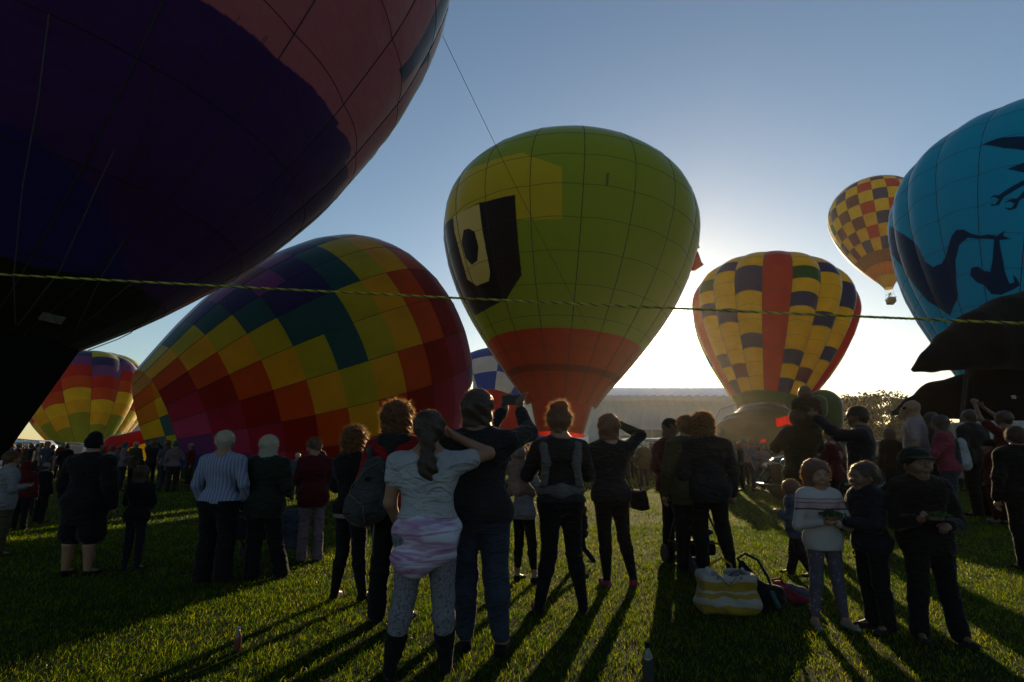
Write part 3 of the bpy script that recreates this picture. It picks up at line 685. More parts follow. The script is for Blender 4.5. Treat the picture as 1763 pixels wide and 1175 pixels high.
strut_ = MB(); strut_.tube([Vector(Q(1663, 648, 24.6))-dk.location, Vector(Q(1657, 700, 24.6))-dk.location, Vector(Q(1655, 745, 24.6))-dk.location], .09, 6); strut_.build('air_duct', cloth('duct_cloth', (.06, .055, .05)), dk)
gs = soft('balloon', [cone(Q(1418, 700, 68), Q(1420, 722, 68), 2.0, 1.9), cone(Q(1437, 686, 68), Q(1439, 690, 68), .45, .45, k=.2), cone(Q(1408, 695, 66), Q(1405, 705, 66), 1.0, 1.2, k=.3), cone(Q(1420, 740, 68), Q(1422, 770, 68), 1.5, 1.3)], .2, fabric('creature_green', (.02, .12, .03)), 'small green creature-shaped balloon head with one knob, behind the child on shoulders')
gd = soft('balloon', [cone(Q(1275, 752, 62), Q(1325, 742, 62), 2.6, 3.0, (1, 1.4, 1), .5), cone(Q(1310, 742, 62), Q(1372, 755, 64), 3.0, 1.8, (1, 1.4, 1), .5)], .3, fabric('dull_green', (.012, .06, .02)), 'dark green balloon envelope swelling on the ground below the yellow chequered one', noise=.12, nf=2.0)
MB().tube([Vector(Q(1222, 742, 58))-gd.location, Vector(Q(1240, 705, 58))-gd.location, Vector(Q(1290, 690, 58.4))-gd.location], .03, 4).build('load_tape', CORD, gd)
soft('balloon', [cone(Q(168, 792, 44), Q(196, 765, 44), .35, .6, k=.3), cone(Q(196, 765, 44), Q(246, 752, 44), .6, .55, k=.3)], .12, FAB['red'], 'half filled red envelope lying low between the banded and the patchwork balloons')
soft('balloon', [cone(Q(176, 800, 46), Q(210, 785, 46), .6, .95, k=.3), cone(Q(210, 785, 46), Q(260, 775, 46), .95, 1.2, k=.3)], .15, FAB['yellow'], 'half filled yellow envelope lying just under the red one on the left', )
soft('balloon', [cone(Q(196, 750, 95), Q(212, 745, 95), 1.3, 1.6, k=.5), cone(Q(212, 745, 95), Q(236, 734, 95), 1.4, .9, k=.4), cone(Q(226, 731, 95), Q(236, 731, 95), .7, .8, k=.2), cone(Q(215, 752, 95), Q(245, 750, 95), 1.8, 1.8)], .25, fabric('nylon_lilac', (.38, .36, .42)), 'pale lilac lumpy shaped balloon far off, left of the patchwork one')

# tether line from the purple balloon over to the green one
def line(name, a, b, r, sag, mat, label, cat, n=24):
    a, b = Vector(a), Vector(b); pts = [a.lerp(b, i/n)-Vector((0, 0, sag*4*(i/n)*(1-i/n))) for i in range(n+1)]
    e = empty(name, a, 0, label, cat); MB().tube([p-a for p in pts], r, 6).build('line', mat, e); return e
ln = line('tether_line', P(762, 62, 17), P(1010, 560, 26), .010, .15, SEAM, 'thin dark line running from the purple balloon down across the green balloon', 'tether line')
line('tether_line', P(-40, 748, 30), P(330, 778, 36), .018, .1, SEAM, 'thin dark line stretched low across the banded balloon mouth on the left', 'tether line')

# twisted yellow and black barrier rope strung across the view
def rope():
    m1 = solid('rope_yellow', (.34, .34, .015), .55, bump=.5, bscale=200, var=.3); m2 = solid('rope_dark', (.045, .05, .012), .7, bump=.5, bscale=200)
    a = P(-420, 450, 3.4); b = P(2200, 575, 3.0); c = P(880, 518, 3.95)
    e = empty('barrier_rope', a, 0, 'twisted yellow and black rope stretched straight across the whole view at head height', 'rope')
    n = 1500
    def q(t): return a*((1-t)*(1-2*t))+c*(4*t*(1-t))+b*(t*(2*t-1))
    for s in range(3):
        pts = []
        for i in range(n+1):
            t = i/n; p = q(t); d = (q(min(1, t+.001))-q(max(0, t-.001))).normalized(); u = d.cross(Vector((0, 0, 1))).normalized(); v = d.cross(u)
            ph = t*n*.40+s*2.094; pts.append(p+(u*math.cos(ph)+v*math.sin(ph))*.0042-a)
        MB().tube(pts, .0046, 6).build('strand', m2 if s == 0 else m1, e, True)
    f = MB()
    for i in range(500):                     # stray fibres standing off the rope
        t = rnd.random(); p = q(t)-a; v = Vector((rnd.gauss(0, 1), rnd.gauss(0, 1), rnd.gauss(0, 1))).normalized()
        f.tube([p, p+v*.014, p+v*.014+Vector((rnd.gauss(0, .008), 0, rnd.gauss(0, .006)))], .0005, 3)
    f.build('fibres', m1, e)
rope()

# ------------------------------------------------------------------ people
SKIN = solid('skin', (.19, .095, .06), .5, var=.08, sheen=.03, spec=.3); SKIN2 = solid('skin_tan', (.11, .055, .033), .5, var=.08, sheen=.03, spec=.3)
def hair_mat(name, c):
    if name in MATS: return MATS[name]
    m, t = mk(name)
    tcn = node(t, 'ShaderNodeTexCoord'); mp = node(t, 'ShaderNodeMapping', {0: tcn.outputs['Object'], 'Scale': (60, 60, 6)})
    nz = node(t, 'ShaderNodeTexNoise', {'Vector': mp.outputs[0], 'Scale': 4.0, 'Detail': 4.0})
    mr = node(t, 'ShaderNodeMapRange', {'Value': nz.outputs[0], 'From Min': .3, 'From Max': .7, 'To Min': .5, 'To Max': 1.6})
    col = node(t, 'ShaderNodeVectorMath', {0: c, 'Scale': mr.outputs[0]}, operation='SCALE')
    bp = node(t, 'ShaderNodeBump', {'Height': nz.outputs[0], 'Strength': .8, 'Distance': .012})
    d = node(t, 'ShaderNodeBsdfPrincipled', {'Base Color': col.outputs[0], 'Roughness': .4, 'Normal': bp.outputs[0]}); d.inputs['Sheen Weight'].default_value = .05
    tr = node(t, 'ShaderNodeBsdfTranslucent', {'Color': (min(1, c[0]*5+.25), min(1, c[1]*4+.12), min(1, c[2]*3+.04), 1)})
    mx = node(t, 'ShaderNodeMixShader', {0: .3, 1: d.outputs[0], 2: tr.outputs[0]}); node(t, 'ShaderNodeOutputMaterial', {'Surface': mx.outputs[0]}); MATS[name] = m; return m
HAIR = {'dark': hair_mat('hair_dark', (.018, .012, .009)), 'brown': hair_mat('hair_brown', (.06, .03, .015)), 'grey': hair_mat('hair_grey', (.28, .26, .23)), 'blond': hair_mat('hair_blond', (.22, .14, .06))}
LIPS = solid('lips', (.16, .05, .04), .4, var=.05)
def strand_mat(k, c):  # rim light put into the colour: transmits far paler than the hair
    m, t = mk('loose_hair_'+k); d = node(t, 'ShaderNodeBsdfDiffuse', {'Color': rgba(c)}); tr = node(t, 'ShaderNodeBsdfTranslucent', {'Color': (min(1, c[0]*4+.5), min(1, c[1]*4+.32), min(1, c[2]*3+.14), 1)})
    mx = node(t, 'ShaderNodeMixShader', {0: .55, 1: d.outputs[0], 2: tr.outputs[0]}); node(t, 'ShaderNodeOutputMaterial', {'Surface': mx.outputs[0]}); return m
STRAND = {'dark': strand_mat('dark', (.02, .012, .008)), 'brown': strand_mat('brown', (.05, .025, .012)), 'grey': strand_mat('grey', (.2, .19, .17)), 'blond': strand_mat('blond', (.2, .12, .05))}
EYE = solid('eye', (.02, .015, .012), .15)
def knit_pattern(name, kind):
    if name in MATS: return MATS[name]
    m, t = mk(name); tcn = node(t, 'ShaderNodeTexCoord'); ob = tcn.outputs['Object']; sx = node(t, 'ShaderNodeSeparateXYZ', {0: ob})
    if kind == 'tiedye':
        mp = node(t, 'ShaderNodeMapping', {'Vector': ob, 'Rotation': (0, .35, 0), 'Scale': (2.2, 2.2, 15)}); wv = node(t, 'ShaderNodeTexNoise', {'Vector': mp.outputs[0], 'Scale': 1.5, 'Detail': 4.0, 'Roughness': .55, 'Distortion': 1.0})
        cr = node(t, 'ShaderNodeValToRGB', {0: wv.outputs[0]}); e = cr.color_ramp.elements
        e[0].color = (.36, .38, .46, 1); e[0].position = .42; e[1].color = (.20, .05, .15, 1); e[1].position = .72; x = e.new(.54); x.color = (.28, .18, .29, 1)
        n = node(t, 'ShaderNodeTexNoise', {'Vector': ob, 'Scale': 2.2}); f = node(t, 'ShaderNodeMapRange', {'Value': n.outputs[0], 'From Min': .56, 'From Max': .66})
        col = node(t, 'ShaderNodeMix', {0: f.outputs[0], 6: cr.outputs[0], 7: (.30, .42, .28, 1)}, data_type='RGBA').outputs[2]
    elif kind == 'stripes':
        wv = node(t, 'ShaderNodeTexWave', {'Vector': ob, 'Scale': 9.0, 'Distortion': .4}, bands_direction='X')
        cr = node(t, 'ShaderNodeValToRGB', {0: wv.outputs[1]}); e = cr.color_ramp.elements; e[0].color = (.085, .11, .20, 1); e[1].color = (.17, .18, .24, 1); e[0].position = .35; e[1].position = .6; col = cr.outputs[0]
    elif kind in ('lace', 'camo'):
        vo = node(t, 'ShaderNodeTexVoronoi', {'Vector': ob, 'Scale': 42.0 if kind == 'lace' else 30.0}, feature='DISTANCE_TO_EDGE' if kind == 'lace' else 'F1')
        nz = node(t, 'ShaderNodeTexNoise', {'Vector': ob, 'Scale': 55.0, 'Detail': 3.0})
        s = node(t, 'ShaderNodeMath', {0: vo.outputs[0], 1: nz.outputs[0]}, operation='ADD')
        cr = node(t, 'ShaderNodeValToRGB', {0: s.outputs[0]}); e = cr.color_ramp.elements; cr.color_ramp.interpolation = 'CONSTANT' if kind == 'camo' else 'LINEAR'
        if kind == 'lace': e[0].color = (.05, .05, .055, 1); e[0].position = .45; e[1].color = (.12, .12, .14, 1); e[1].position = .62
        else: e[0].color = (.10, .10, .12, 1); e[0].position = 0; e[1].color = (.04, .04, .07, 1); e[1].position = .70; x = e.new(.85); x.color = (.045, .04, .055, 1)
        col = cr.outputs[0]
    elif kind == 'sweater':                      # white knit with pink yoke and dark chest and sleeve lines
        nz = node(t, 'ShaderNodeTexNoise', {'Vector': ob, 'Scale': 7.0}); z = node(t, 'ShaderNodeMath', {0: sx.outputs[2], 1: node(t, 'ShaderNodeMath', {0: nz.outputs[0], 1: .02}, operation='MULTIPLY').outputs[0]}, operation='ADD')
        mr = node(t, 'ShaderNodeMapRange', {'Value': z.outputs[0], 'From Min': .55, 'From Max': 1.15}); cr = node(t, 'ShaderNodeValToRGB', {0: mr.outputs[0]}); cr.color_ramp.interpolation = 'CONSTANT'
        e = cr.color_ramp.elements; e[0].color = (.23, .22, .22, 1); e[1].position = .60; e[1].color = (.03, .03, .04, 1)
        for p_, c_ in ((.625, (.26, .17, .19, 1)), (.69, (.10, .08, .10, 1)), (.705, (.28, .21, .23, 1)), (.74, (.12, .10, .12, 1)), (.755, (.27, .26, .28, 1))): x = e.new(p_); x.color = c_
        col = cr.outputs[0]
    elif kind == 'bag':
        nz = node(t, 'ShaderNodeTexNoise', {'Vector': ob, 'Scale': 6.0}); z = node(t, 'ShaderNodeMath', {0: sx.outputs[2], 1: node(t, 'ShaderNodeMath', {0: nz.outputs[0], 1: .09}, operation='MULTIPLY').outputs[0]}, operation='ADD')
        mr = node(t, 'ShaderNodeMapRange', {'Value': z.outputs[0], 'From Min': 0.0, 'From Max': .42}); cr = node(t, 'ShaderNodeValToRGB', {0: mr.outputs[0]}); cr.color_ramp.interpolation = 'CONSTANT'
        e = cr.color_ramp.elements; e[0].color = (.20, .19, .18, 1); e[1].position = .12; e[1].color = (.17, .115, .012, 1)
        for p_, c_ in ((.30, (.20, .19, .18, 1)), (.45, (.17, .115, .012, 1)), (.52, (.20, .19, .18, 1)), (.56, (.17, .115, .012, 1)), (.74, (.20, .19, .18, 1)), (.93, (.17, .115, .012, 1))): x = e.new(p_); x.color = c_
        col = cr.outputs[0]
    n2 = node(t, 'ShaderNodeTexNoise', {'Vector': ob, 'Scale': 30.0, 'Detail': 3.0}); bp = node(t, 'ShaderNodeBump', {'Height': n2.outputs[0], 'Strength': .3, 'Distance': .02})
    b = node(t, 'ShaderNodeBsdfPrincipled', {'Base Color': col, 'Roughness': .85, 'Normal': bp.outputs[0]}); b.inputs['Sheen Weight'].default_value = .04; b.inputs['Specular IOR Level'].default_value = .2
    node(t, 'ShaderNodeOutputMaterial', {'Surface': b.outputs[0]}); MATS[name] = m; return m
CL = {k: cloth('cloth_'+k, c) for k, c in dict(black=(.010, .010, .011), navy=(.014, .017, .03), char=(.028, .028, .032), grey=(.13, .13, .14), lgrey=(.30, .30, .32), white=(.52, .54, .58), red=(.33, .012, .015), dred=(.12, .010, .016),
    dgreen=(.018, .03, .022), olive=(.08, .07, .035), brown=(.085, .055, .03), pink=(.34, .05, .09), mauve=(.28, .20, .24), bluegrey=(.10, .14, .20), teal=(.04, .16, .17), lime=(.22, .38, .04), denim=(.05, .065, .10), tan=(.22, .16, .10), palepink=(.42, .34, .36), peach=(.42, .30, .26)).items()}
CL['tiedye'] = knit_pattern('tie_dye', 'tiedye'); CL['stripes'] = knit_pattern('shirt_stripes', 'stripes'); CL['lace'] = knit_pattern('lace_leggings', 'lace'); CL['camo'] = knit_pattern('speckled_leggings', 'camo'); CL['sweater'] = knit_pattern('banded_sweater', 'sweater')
A_ = np.array
def joints(w=1.0, hs=1.0, arms=None, legs=None, head=(0, 0), lean=0.0, bend=0.0):
    J = {}
    sh = .100*w+.004; hp = .048*w
    J['pel'] = A_([0, 0, .53]); J['wai'] = A_([0, .005+lean*.3, .62]); J['che'] = A_([0, .0+lean*.7, .735]); J['nek'] = A_([0, -.012+lean, .835]); 
    hz = 1.0-.073*hs
    J['hd'] = A_([head[0], .008+lean+head[1], hz])
    for s, S in ((1, 'R'), (-1, 'L')):
        J['sh'+S] = A_([s*sh, -.008+lean*.9, .797-.01*(hs-1)*5]); J['el'+S] = A_([s*(sh+.032+.01*w), -.02+lean*.5, .635]); J['wr'+S] = A_([s*(sh+.03+.01*w), .035+lean*.3, .485])
        J['hi'+S] = A_([s*hp, 0, .505]); J['kn'+S] = A_([s*(hp+.008), .012, .28]); J['an'+S] = A_([s*(hp+.014), -.008, .042]); J['to'+S] = A_([s*(hp+.030), .085, .018])
    for d in (arms or {}), (legs or {}):
        for S, (a, b) in d.items():
            p, q = ('el', 'wr') if d is arms else ('kn', 'an')
            if a is not None: J[p+S] = A_(a, float)
            if b is not None:
                if q == 'an': J['to'+S] = A_(b, float)+(J['to'+S]-J['an'+S])
                J[q+S] = A_(b, float)
    J['toe_dir'] = None
    return J
def unit(v): return v/max(1e-9, np.linalg.norm(v))
def head_prims(J, hs, look):
    h = J['hd']; c, s_ = math.cos(look[0]), math.sin(look[0]); tl = look[1]
    fw = A_([-s_*math.cos(tl), c*math.cos(tl), math.sin(tl)]); rt = A_([c, s_, 0]); up = np.cross(rt, fw)
    W = lambda x, y, z: h+(rt*x+fw*y+up*z)*hs
    pr = [cone(W(0, -.012, .016), W(0, .006, .012), .055*hs, .050*hs, (.93, 1, 1.0), .01*hs), cone(W(0, .012, -.012), W(0, .022, -.046), .042*hs, .022*hs, (1, 1, 1), .02*hs),
          cone(W(0, -.02, -.03), J['nek']-A_([0, 0, .01]), .032, .036, (1, 1, 1), .02), cone(W(0, .052, .002), W(0, .064, -.014), .005*hs, .0085*hs, k=.006), cone(W(0, .050, -.034), W(0, .052, -.034), .010*hs, .009*hs, k=.008),
          cone(W(-.018, .044, .014), W(.018, .044, .014), .008*hs, .008*hs, k=.012)]
    for s in (-1, 1):
        pr.append(cone(W(s*.051, -.004, .004), W(s*.054, -.008, -.014), .010*hs, .007*hs, (.5, 1, 1), .004)); pr.append(sub(W(s*.019, .058, .001), W(s*.021, .058, .001), .010*hs, .010*hs, k=.008)); pr.append(cone(W(s*.024, .034, -.018), W(s*.022, .036, -.022), .016*hs, .014*hs, k=.012))
    return pr, W
def hand_prims(wr, el, J, curl=.6, side=1, grip=None, sc_=1.0):
    d = unit(wr-el) if grip is None else unit(A_(grip, float)); n = unit(np.cross(d, A_([side*.3, .2, 1.0]))); n = n*side; b = np.cross(d, n)     # b: palm normal-ish
    palm = wr+d*.028*sc_; pr = [cone(wr, palm+d*.008, .015*sc_, .018*sc_, k=.01), cone(palm-n*.012*sc_, palm+n*.012*sc_+d*.006, .014*sc_, .014*sc_, k=.008)]
    for i, ln_ in enumerate((.040, .046, .043, .034)):
        o = palm+d*.016*sc_+n*(i-1.5)*.0105*sc_; ln_ *= sc_
        m = o+(d*math.cos(curl*.5)+b*math.sin(curl*.5)*-1)*ln_*.55; e = m+(d*math.cos(curl*1.6)-b*math.sin(curl*1.6))*ln_*.5
        pr += [cone(o, m, .0062*sc_, .0056*sc_, k=.003), cone(m, e, .0056*sc_, .0046*sc_, k=.002)]
    o = palm-n*.018*sc_-d*.01; m = o-n*.014*sc_+d*.016*sc_-b*.006; e = m+d*.018*sc_-b*.008
    pr += [cone(o, m, .0075*sc_, .0066*sc_, k=.006), cone(m, e, .0066*sc_, .005*sc_, k=.002)]
    return pr
def limbs(J, w, inf=0.0, arm=(0, 1), leg=(0, 1), k=.02):
    pr = []
    for S in 'RL':
        s, e, wr = J['sh'+S], J['el'+S], J['wr'+S]
        if arm:
            pr.append(cone(s, e, .030*w+inf, .0225*w+inf, k=k)); f = arm[1]
            if f > .5: g = (f-.5)*2; pr.append(cone(e, e+(wr-e)*g, .0225*w+inf, (.0225+(.0145-.0225)*g)*w+inf, k=k*.7))
            elif f < .5: pr[-1] = cone(s, s+(e-s)*f*2, .030*w+inf*1.2, .025*w+inf*1.6, k=k)
    for S in 'RL':
        h, kn, an = J['hi'+S], J['kn'+S], J['an'+S]
        if leg:
            pr.append(cone(h, kn, .052*w+inf, .034*w+inf, (1, 1.05, 1), k=k)); c = kn+(an-kn)*.28+A_([0, -.010, 0]); f = leg[1]
            if f > .45: pr += [cone(kn, c, .032*w+inf, .0335*w+inf, k=k)]
            if f > .6: g = (f-.6)/.4; q = c+(an-c)*g; pr += [cone(c, q, .0335*w+inf, (.0335-.014*g)*w+inf, k=k*.6)]
    return pr
def torso(J, w, inf=0.0, belly=0.0, k=.05, low=True):
    pr = [cone(J['che']+A_([-.040*w, 0, .02]), J['che']+A_([.040*w, 0, .02]), .062+inf, .062+inf, (1, .95, 1.05), k), cone(J['che'], J['wai'], .074*w+inf, .062*w+belly+inf, (1.05, .80, 1), k),
          cone(J['shR']+A_([-.03, 0, .005]), J['shL']+A_([.03, 0, .005]), .032+inf, .032+inf, (1, 1, 1), k), cone(J['nek']-A_([0, 0, .005]), (J['shR']+J['shL'])/2, .040+inf*.5, .045+inf, (1.15, .9, 1), k)]
    if low: pr += [cone(J['wai'], J['pel']+A_([0, 0, .015]), .062*w+belly+inf, .072*w+inf, (1.05, .82, 1), k), cone(J['hiL']+A_([0, -.012, .015]), J['hiR']+A_([0, -.012, .015]), .060*w+inf, .060*w+inf, (1, 1, 1), k)]
    return pr
BODY_N = [0]
def person(label, px, fy, hy, yaw=0.0, w=1.0, hs=1.0, arms=None, legs=None, head=(0, 0), look=(0, 0), lean=0.0, top=None, bottom=None, hair=None, shoe='black', res=None, skin=None, belly=0.0, extra=None, curl=.6, group=None, dist=None, H=None, at=None, glasses=False, grip=None):
    """px, fy: foot point in the photo; hy: top of the head.  All lengths inside are fractions of the height."""
    g = Vector(at) if at is not None else (G(px, fy) if dist is None else Vector((P(px, 775, dist).x, dist, 0)))
    if H is None: H = P(px, hy, g.y).z-g.z
    e = empty('person', g, R(yaw), label, 'person', group)
    J = joints(w, hs, arms, legs, head, lean); BODY_N[0] += 1; seed = BODY_N[0]
    dcam = math.hypot(g.x, g.y); h = (res or (.0062+.0011*max(0, dcam-4)))/H
    skin = skin or SKIN; sp = 'sc'
    hp_, W = head_prims(J, hs, (R(look[0]), R(look[1])))
    body = hp_+torso(J, w, -.004, belly*.9)+limbs(J, w, -.002, k=.02)
    for s, S in ((1, 'R'), (-1, 'L')):
        body += hand_prims(J['wr'+S], J['el'+S], J, curl, s, grip)
        body += [cone(J['an'+S], J['to'+S], .020, .014, (1, 1, 1), .01)]
    sc3 = lambda me: (me.transform(Matrix.Scale(H, 4)), me)[1]
    link('body', sc3(blob('body', body, h)), e, skin)
    if dcam < 16:
        for s in (-1, 1):
            q = W(s*.0205, .0455, .001); m = MB().lathe([(.0005, -.0052*hs*H), (.0045*hs*H, -.0035*hs*H), (.0062*hs*H, 0), (.0045*hs*H, .0030*hs*H), (.0005, .0042*hs*H)], 8, Matrix.Translation(Vector(q*H)) @ Matrix.Diagonal((1.35, .8, .75, 1))); m.build('eye', EYE, e, True)
        if dcam < 8:
            q = W(0, .0565, -.034); MB().lathe([(.0005, -.0035*hs*H), (.004*hs*H, 0), (.0005, .0035*hs*H)], 8, Matrix.Translation(Vector(q*H)) @ Matrix.Diagonal((3.2, .8, 1, 1))).build('lips', LIPS, e, True)
            for s in (-1, 1): MB().tube([Vector(W(s*.011, .0535, .0145)*H), Vector(W(s*.022, .0535, .0185)*H), Vector(W(s*.032, .047, .014)*H)], .0016*hs*H, 5).build('eyebrow', HAIR['dark'], e, True)
    # --- clothes
    h2 = h*1.15
    if bottom:
        col, kind = bottom[0], bottom[1]; inf = {'leggings': .003, 'pants': .010, 'wide': .016, 'shorts': .018, 'jeans': .007}[kind]; ln_ = bottom[2] if len(bottom) > 2 else (1.0 if kind != 'shorts' else .5)
        pr = [cone(J['wai']-A_([0, 0, .01]), J['pel']+A_([0, 0, .015]), .062*w+belly+min(inf, .006), .072*w+inf, (1.05, .84, 1), .04), cone(J['hiL']+A_([0, -.012, .015]), J['hiR']+A_([0, -.012, .015]), .060*w+inf, .060*w+inf, (1, 1, 1), .03)]
        for S in 'RL':
            hh, kn, an = J['hi'+S], J['kn'+S], J['an'+S]; fl = inf*1.4 if kind in ('pants', 'wide') else 0
            if ln_ <= .5: pr.append(cone(hh, hh+(kn-hh)*ln_*2, .052*w+inf, .045*w+inf+.012, (1, 1.05, 1), .02)); continue
            pr.append(cone(hh, kn, .052*w+inf, .034*w+inf, (1, 1.05, 1), .02)); c = kn+(an-kn)*.28+A_([0, -.008, 0]); g_ = (ln_-.6)/.4; q = c+(an-c)*g_
            pr += [cone(kn, c, .032*w+inf, .0335*w+inf, k=.02), cone(c, q, .0335*w+inf, (.0335-.014*g_)*w+inf+fl, k=.012)]
        link('trousers' if kind != 'shorts' else 'shorts', sc3(blob('trousers', pr, h2, cut=[(0, 0, 1, min([.575]+[t_[2] for t_ in (top or []) if len(t_) > 2])+.02)], noise=.0022 if kind != 'leggings' else .0008, seed=seed)), e, CL[col])
    if top:
        for ti, tp in enumerate(top):
            col, kind = tp[0], tp[1]; inf = {'tee': .008, 'shirt': .012, 'jacket': .020, 'coat': .026, 'vest': .018, 'puffer': .030}[kind]
            hem = tp[2] if len(tp) > 2 else .50; slv = tp[3] if len(tp) > 3 else (.32 if kind == 'tee' else .97); flare = tp[4] if len(tp) > 4 else .0
            pr = torso(J, w, inf, belly, .04, True)
            if hem < .50: b_ = J['pel']*1.0; b_[2] = hem-.06; pr += [cone(J['pel'], b_, .072*w+inf, .074*w+inf+flare, (1.12, .86, 1), .04)]
            elif hem >= .56: pr = torso(J, w, inf, belly, .04, True)
            if slv > 0: pr += limbs(J, w, inf*.75 if kind != 'tee' else .007, (0, slv), None, .022)
            if kind in ('jacket', 'coat', 'puffer') and not (len(tp) > 5 and tp[5] == 'nocollar'): pr += [cone(J['nek']+A_([-.012, -.012, .000]), J['nek']+A_([.012, -.012, .000]), .040, .040, (1, 1, .7), .02)]
            if len(tp) > 5 and tp[5] == 'hood': pr += [cone(J['nek']+A_([-.03, -.045, -.012]), J['nek']+A_([.03, -.045, -.012]), .034, .034, (1, .8, 1), .02)]
            nz = {'tee': .0018, 'shirt': .0026, 'jacket': .0032, 'coat': .0035, 'vest': .002, 'puffer': .006}[kind]
            me = blob('top', pr, h2, cut=[(0, 0, -1, -hem), (0, 0, 1, 2.0)] if hem > 0 else None, noise=nz, nfreq=22 if kind != 'puffer' else 40, seed=seed+ti)
            link({'tee': 'tee_shirt', 'shirt': 'shirt', 'jacket': 'jacket', 'coat': 'coat', 'vest': 'vest', 'puffer': 'jacket'}[kind], sc3(me), e, CL[col])
    if extra:
        for (nm, pr_f, col, nz) in extra: link(nm, sc3(blob(nm, pr_f(J, W), h2, noise=nz, seed=seed)), e, CL.get(col) or HAIR.get(col) or MATS.get(col))
    for S in 'RL':
        an, to = J['an'+S], J['to'+S]; d = unit(to-an); hl = an-A_([d[0], d[1], 0])*.018; hl[2] = an[2]-.022; t2 = to+A_([d[0], d[1], 0])*.012; t2[2] = to[2]-.001
        pr = [cone(hl, t2, .022, .018, (1, 1, .95), .01), cone(an+A_([0, 0, -.008]), an+A_([0, 0, -.016]), .024, .024, k=.01)]
        if isinstance(shoe, tuple): pr.append(cone(an, an+(J['kn'+S]-an)*shoe[1], .026, .036*w, k=.01))
        me = blob('shoe', pr, h2, cut=[(0, 0, -1, min(0, an[2]-.042)+.0)] if an[2] < .06 else None); link('shoe' if not isinstance(shoe, tuple) else 'boot', sc3(me), e, CL[shoe[0] if isinstance(shoe, tuple) else shoe])
    # --- hair and hats
    if hair:
        kind, col = hair[0], hair[1]; hm = HAIR.get(col) or CL[col]; wv = .0; nf = 60
        big = 1.13 if kind in ('long', 'bob', 'pony', 'bun', 'curly') else 1.02
        cap_ = [cone(W(0, -.018, .020), W(0, -.004, .020), .061*hs*big, .056*hs*big, (.96, 1, .96), .01)]
        cuts = None; fwd = W(0, 1, 0)-W(0, 0, 0); upv = W(0, 0, 1)-W(0, 0, 0)
        if kind == 'short': pr = cap_+[cone(W(0, -.03, .0), W(0, -.032, -.03), .050*hs, .036*hs, k=.02), sub(W(0, .085, -.03), W(0, .08, .01), .062*hs, .048*hs)]; wv = .002
        elif kind == 'long': pr = cap_+[cone(W(0, -.02, .01), W(0, -.034, -.085), .060*hs, .058, (1, .75, 1), k=.02), cone(W(0, -.034, -.085), W(0, -.045, -.16*(hair[2] if len(hair) > 2 else 1)), .060, .046, (1.1, .55, 1), k=.02), sub(W(0, .085, -.04), W(0, .08, .005), .066*hs, .048*hs)]; wv = .003
        elif kind == 'bob': pr = cap_+[cone(W(0, -.02, .01), W(0, -.022, -.055), .062*hs, .062*hs, (1, .85, 1), k=.02), sub(W(0, .088, -.07), W(0, .076, -.002), .066*hs, .046*hs)]; wv = .003
        elif kind == 'curly': pr = cap_+[cone(W(0, -.02, .02), W(0, -.022, -.04), .070*hs, .066*hs, (1.05, .95, 1), k=.02), sub(W(0, .09, -.05), W(0, .085, .0), .062*hs, .046*hs)]; wv = .008; nf = 110
        elif kind == 'pony': pr = cap_+[cone(W(0, -.03, .0), W(0, -.034, -.03), .046*hs, .034*hs, k=.02), cone(W(0, -.070, .004), W(0, -.082, -.03), .020, .024, k=.01), cone(W(0, -.082, -.03), W(.004, -.088, -.14), .027, .034, (1, .7, 1), k=.02), cone(W(.004, -.088, -.14), W(.010, -.080, -.255), .034, .020, (1, .6, 1), k=.02), sub(W(0, .085, -.03), W(0, .08, .01), .062*hs, .048*hs)]; wv = .003
        elif kind == 'bun': pr = cap_+[cone(W(0, -.03, .0), W(0, -.034, -.03), .046*hs, .034*hs, k=.02), cone(W(-.016, -.030, .078), W(.016, -.028, .082), .028, .030, (1, 1, .9), .010), sub(W(0, .085, -.03), W(0, .08, .01), .062*hs, .048*hs)]; wv = .004
        elif kind == 'cap':
            pr = [cone(W(0, -.012, .026), W(0, .0, .026), .062*hs, .058*hs, (.97, 1, .92), .01), cone(W(-.02, .058, .022), W(.02, .058, .022), .030*hs, .030*hs, (1, 1.3, .16), .01), sub(W(0, -.03, -.06), W(0, .03, -.06), .066*hs, .066*hs)]
        elif kind == 'backcap':
            pr = [cone(W(0, -.012, .026), W(0, .0, .026), .062*hs, .058*hs, (.97, 1, .92), .01), cone(W(-.02, -.066, .022), W(.02, -.066, .022), .026*hs, .026*hs, (1, 1.3, .16), .01), sub(W(0, -.03, -.06), W(0, .03, -.06), .066*hs, .066*hs)]
        elif kind == 'beanie': pr = [cone(W(0, -.014, .022), W(0, -.006, .050), .063*hs, .050*hs, (.97, 1, 1.05), .01), sub(W(0, .05, -.06), W(0, .08, -.01), .055*hs, .045*hs)]
        elif kind == 'hood': pr = [cone(W(0, -.018, .016), W(0, -.008, .022), .072*hs, .068*hs, (.97, 1, 1.05), .01), cone(W(0, -.02, -.02), J['nek']+A_([0, -.015, 0]), .064*hs, .055, k=.03), sub(W(0, .10, -.02), W(0, .06, -.01), .058*hs, .046*hs)]; wv = .002
        elif kind == 'brim':    # cap with a flap behind the neck
            pr = [cone(W(0, -.012, .026), W(0, .0, .026), .064*hs, .060*hs, (.97, 1, .95), .01), cone(W(-.02, .05, .022), W(.02, .05, .022), .034*hs, .034*hs, (1, 1.4, .16), .01), cone(W(0, -.05, .01), W(0, -.045, -.06), .055*hs, .06*hs, (1.1, .4, 1), .01), sub(W(0, .04, -.06), W(0, .06, -.05), .066*hs, .066*hs)]
        hn = 'hair' if kind in ('short', 'long', 'bob', 'curly', 'pony', 'bun') else 'hood' if kind == 'hood' else 'hat'
